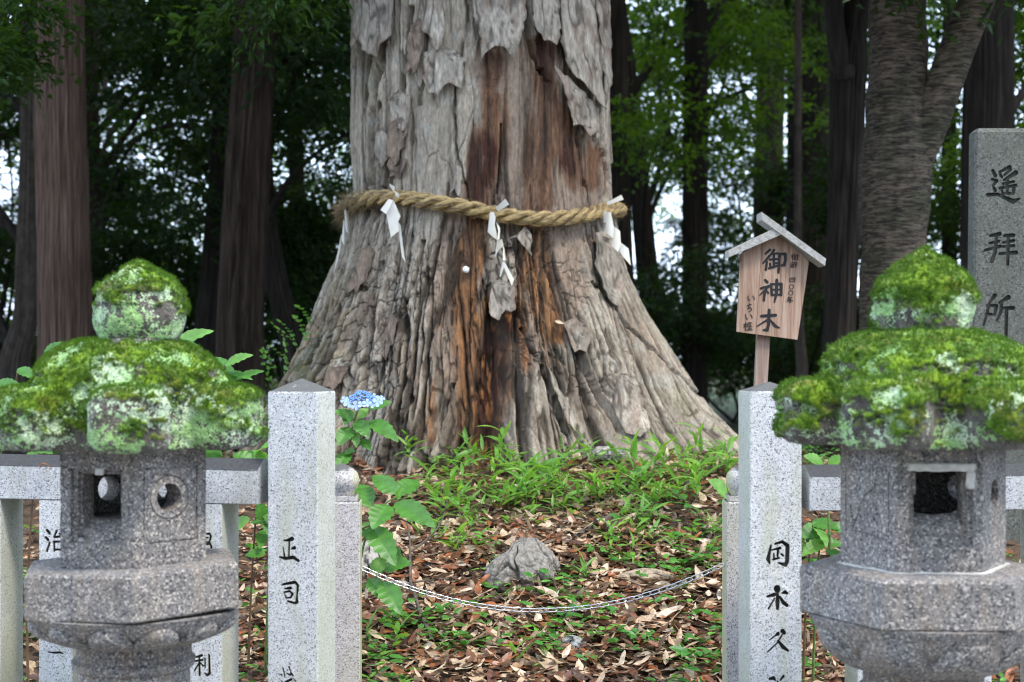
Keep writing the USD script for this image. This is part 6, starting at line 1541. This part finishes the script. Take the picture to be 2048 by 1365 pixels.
# knobbly root, bark slab, stones and fallen twigs on the mound
def lump(name, label, cat_, px, py, d, sx, sy, sz, seed, col_a, col_b, sub=6, freq=9, amp=0.35, ridge=(14, 14, 4), squash=True):
    c = P(px, py, d)
    m = trimesh.creation.icosphere(sub, 1.0); v = np.array(m.vertices)
    a = fbm(v * 1.2 + seed, 3, seed); an = np.arctan2(v[:, 1], v[:, 0])
    b = np.abs(2 * n2(np.cos(an) * 2.1 + a * 1.5 + seed, np.sin(an) * 2.1 + v[:, 2] * 0.55 + 4, seed + 2, 3) - 1)
    cone = 1 - 0.45 * sm(v[:, 2], -0.1, 1.0) if amp == 0.6 else 1.0
    r = 1 + amp * 1.2 * (a - 0.5) - 0.16 * sm(b, 0.14, 0.0) + 0.16 * (fbm(v * 5, 3, seed + 4) - 0.5) + 0.06 * (fbm(v * 22, 2, seed + 5) - 0.5)
    v = v * r[:, None] * [sx, sy, sz] * np.stack([np.ones(len(v)) * cone, np.ones(len(v)) * cone, np.ones(len(v))], 1)
    cc = np.array(col_a) * (1 - a[:, None]) + np.array(col_b) * a[:, None]; cc = cc * (0.6 + 0.8 * fbm(v * 60, 3, seed + 6)[:, None]); k = (0.7 * sm(b, 0.10, 0.0))[:, None]
    cc = cc * (1 - k) + np.array([0.04, 0.032, 0.026]) * k
    t = thing(name, label, cat_)
    obj('body', (v + c, m.faces), M['bark'], t, smooth=True, cols={'tint': cc})
    return t
p = ground_hit(1045, 1165)
lump('root_stump', 'grey knobbly stump of root standing up in the middle of the leaf litter', 'root', 1048, 1145, p[1] + 0.05, 0.165, 0.15, 0.15, 5, (0.155, 0.140, 0.120), (0.25, 0.23, 0.205), 6, amp=0.6)
lump('root', 'grey root end to the left below the hydrangea leaves', 'root', 745, 1130, ground_hit(745, 1150)[1], 0.10, 0.12, 0.10, 8, (0.27, 0.25, 0.22), (0.36, 0.34, 0.31), 5, amp=0.5)
lump('root', 'low grey root half sunk in leaves left of the middle stump', 'root', 790, 1185, ground_hit(790, 1190)[1], 0.09, 0.06, 0.05, 9, (0.27, 0.25, 0.22), (0.36, 0.34, 0.31), 5)
lump('stone', 'small dark grey stone among the leaves near the hydrangea', 'stone', 858, 1134, ground_hit(858, 1138)[1], 0.026, 0.024, 0.021, 12, (0.09, 0.09, 0.095), (0.14, 0.14, 0.145), 4, amp=0.2)
lump('stone', 'pale grey stone at the lower middle of the leaf litter', 'stone', 1145, 1290, ground_hit(1145, 1300)[1], 0.05, 0.05, 0.035, 13, (0.26, 0.26, 0.26), (0.36, 0.36, 0.36), 5, amp=0.5)
lump('bark_piece', 'large orange brown slab of fallen bark lying right of the middle stump', 'bark', 1290, 1160, ground_hit(1290, 1172)[1], 0.165, 0.085, 0.040, 14, (0.40, 0.26, 0.14), (0.33, 0.28, 0.23), 5, amp=0.8)
lump('bark_piece', 'pale tan slab of fallen bark against the foot of the trunk', 'bark', 1150, 918, ground_hit(1150, 930)[1] - 0.05, 0.11, 0.06, 0.035, 15, (0.42, 0.31, 0.20), (0.42, 0.36, 0.28), 5, amp=0.8)
lump('bark_piece', 'small grey curl of fallen bark by the right root', 'bark', 1215, 908, ground_hit(1215, 930)[1] - 0.05, 0.09, 0.05, 0.035, 16, (0.30, 0.28, 0.26), (0.40, 0.38, 0.35), 5, amp=0.9)
lump('bark_piece', 'lichen pale flake of bark upright in the leaf litter', 'bark', 1200, 1050, ground_hit(1200, 1058)[1], 0.030, 0.012, 0.032, 17, (0.36, 0.40, 0.36), (0.45, 0.49, 0.44), 4, amp=0.8)
def twig(label, lines):
    t = thing('fallen_twig', label, 'twig')
    for k, (pts, r0, r1) in enumerate(lines):
        q = np.array([ground_hit(a, b) + [0, 0, h] for a, b, h in pts]); q = spline(q, 14)
        q += gp.normal(size=q.shape) * 0.002
        obj('stick' if k == 0 else 'side_twig', tube(q, np.linspace(r0, r1, 14), 7), M['twig'], t, smooth=True)
twig('forked grey branch lying on the litter below the hydrangea', [([(868, 1302, 0.02), (845, 1260, 0.05), (826, 1215, 0.07), (820, 1150, 0.10), (812, 1100, 0.12)], 0.0085, 0.004), ([(820, 1150, 0.10), (860, 1120, 0.10), (890, 1070, 0.12), (902, 1030, 0.13)], 0.005, 0.002), ([(838, 1250, 0.05), (800, 1232, 0.04), (745, 1240, 0.03)], 0.005, 0.003), ([(826, 1200, 0.07), (870, 1185, 0.05), (950, 1168, 0.03)], 0.0045, 0.002)])
twig('thin bare twig lying across the litter in the middle', [([(1005, 1130, 0.03), (1035, 1090, 0.06), (1060, 1060, 0.05)], 0.003, 0.0015), ([(1010, 1122, 0.03), (960, 1150, 0.03)], 0.002, 0.001)])
twig('thick dead stick leaning right of the middle stump', [([(1150, 1085, 0.02), (1190, 1065, 0.03), (1225, 1045, 0.03)], 0.019, 0.015)])
twig('thin grey twig standing in the litter near the right post', [([(1320, 1090, 0.01), (1318, 1050, 0.04), (1306, 1025, 0.06)], 0.003, 0.002)])
twig('thin twig under the right short post end of the chain', [([(1305, 1165, 0.01), (1318, 1140, 0.05), (1330, 1120, 0.07)], 0.0025, 0.0015)])
# a dead leaf caught on the bark, and reddish cedar needles on the rail
v, f = blade(1.0, 0.42, 6, 0.2, 0.5, 0.9)
_, _, pl = trunk_at(1118, 645)
dl = obj('caught_leaf', (frame(v, pl + [-0.025, -0.05, 0.005], pl + [0.025, -0.06, -0.004], np.array([0, -1.0, 0.5])), f), M['dead3'], None)
tag(dl, 'single dry tan leaf caught on the bark of the great tree', 'dead leaf')
nd = thing('cedar_sprig', 'dry reddish sprig of cedar lying on the left rail', 'twig')
q0 = P(80, 935, 4.66)
obj('needles', tube(spline([q0, q0 + [0.012, -0.005, 0.012], q0 + [0.03, -0.004, 0.003], q0 + [0.035, -0.006, -0.006]], 12), np.linspace(0.0026, 0.0012, 12), 6), M['dead5'], nd)
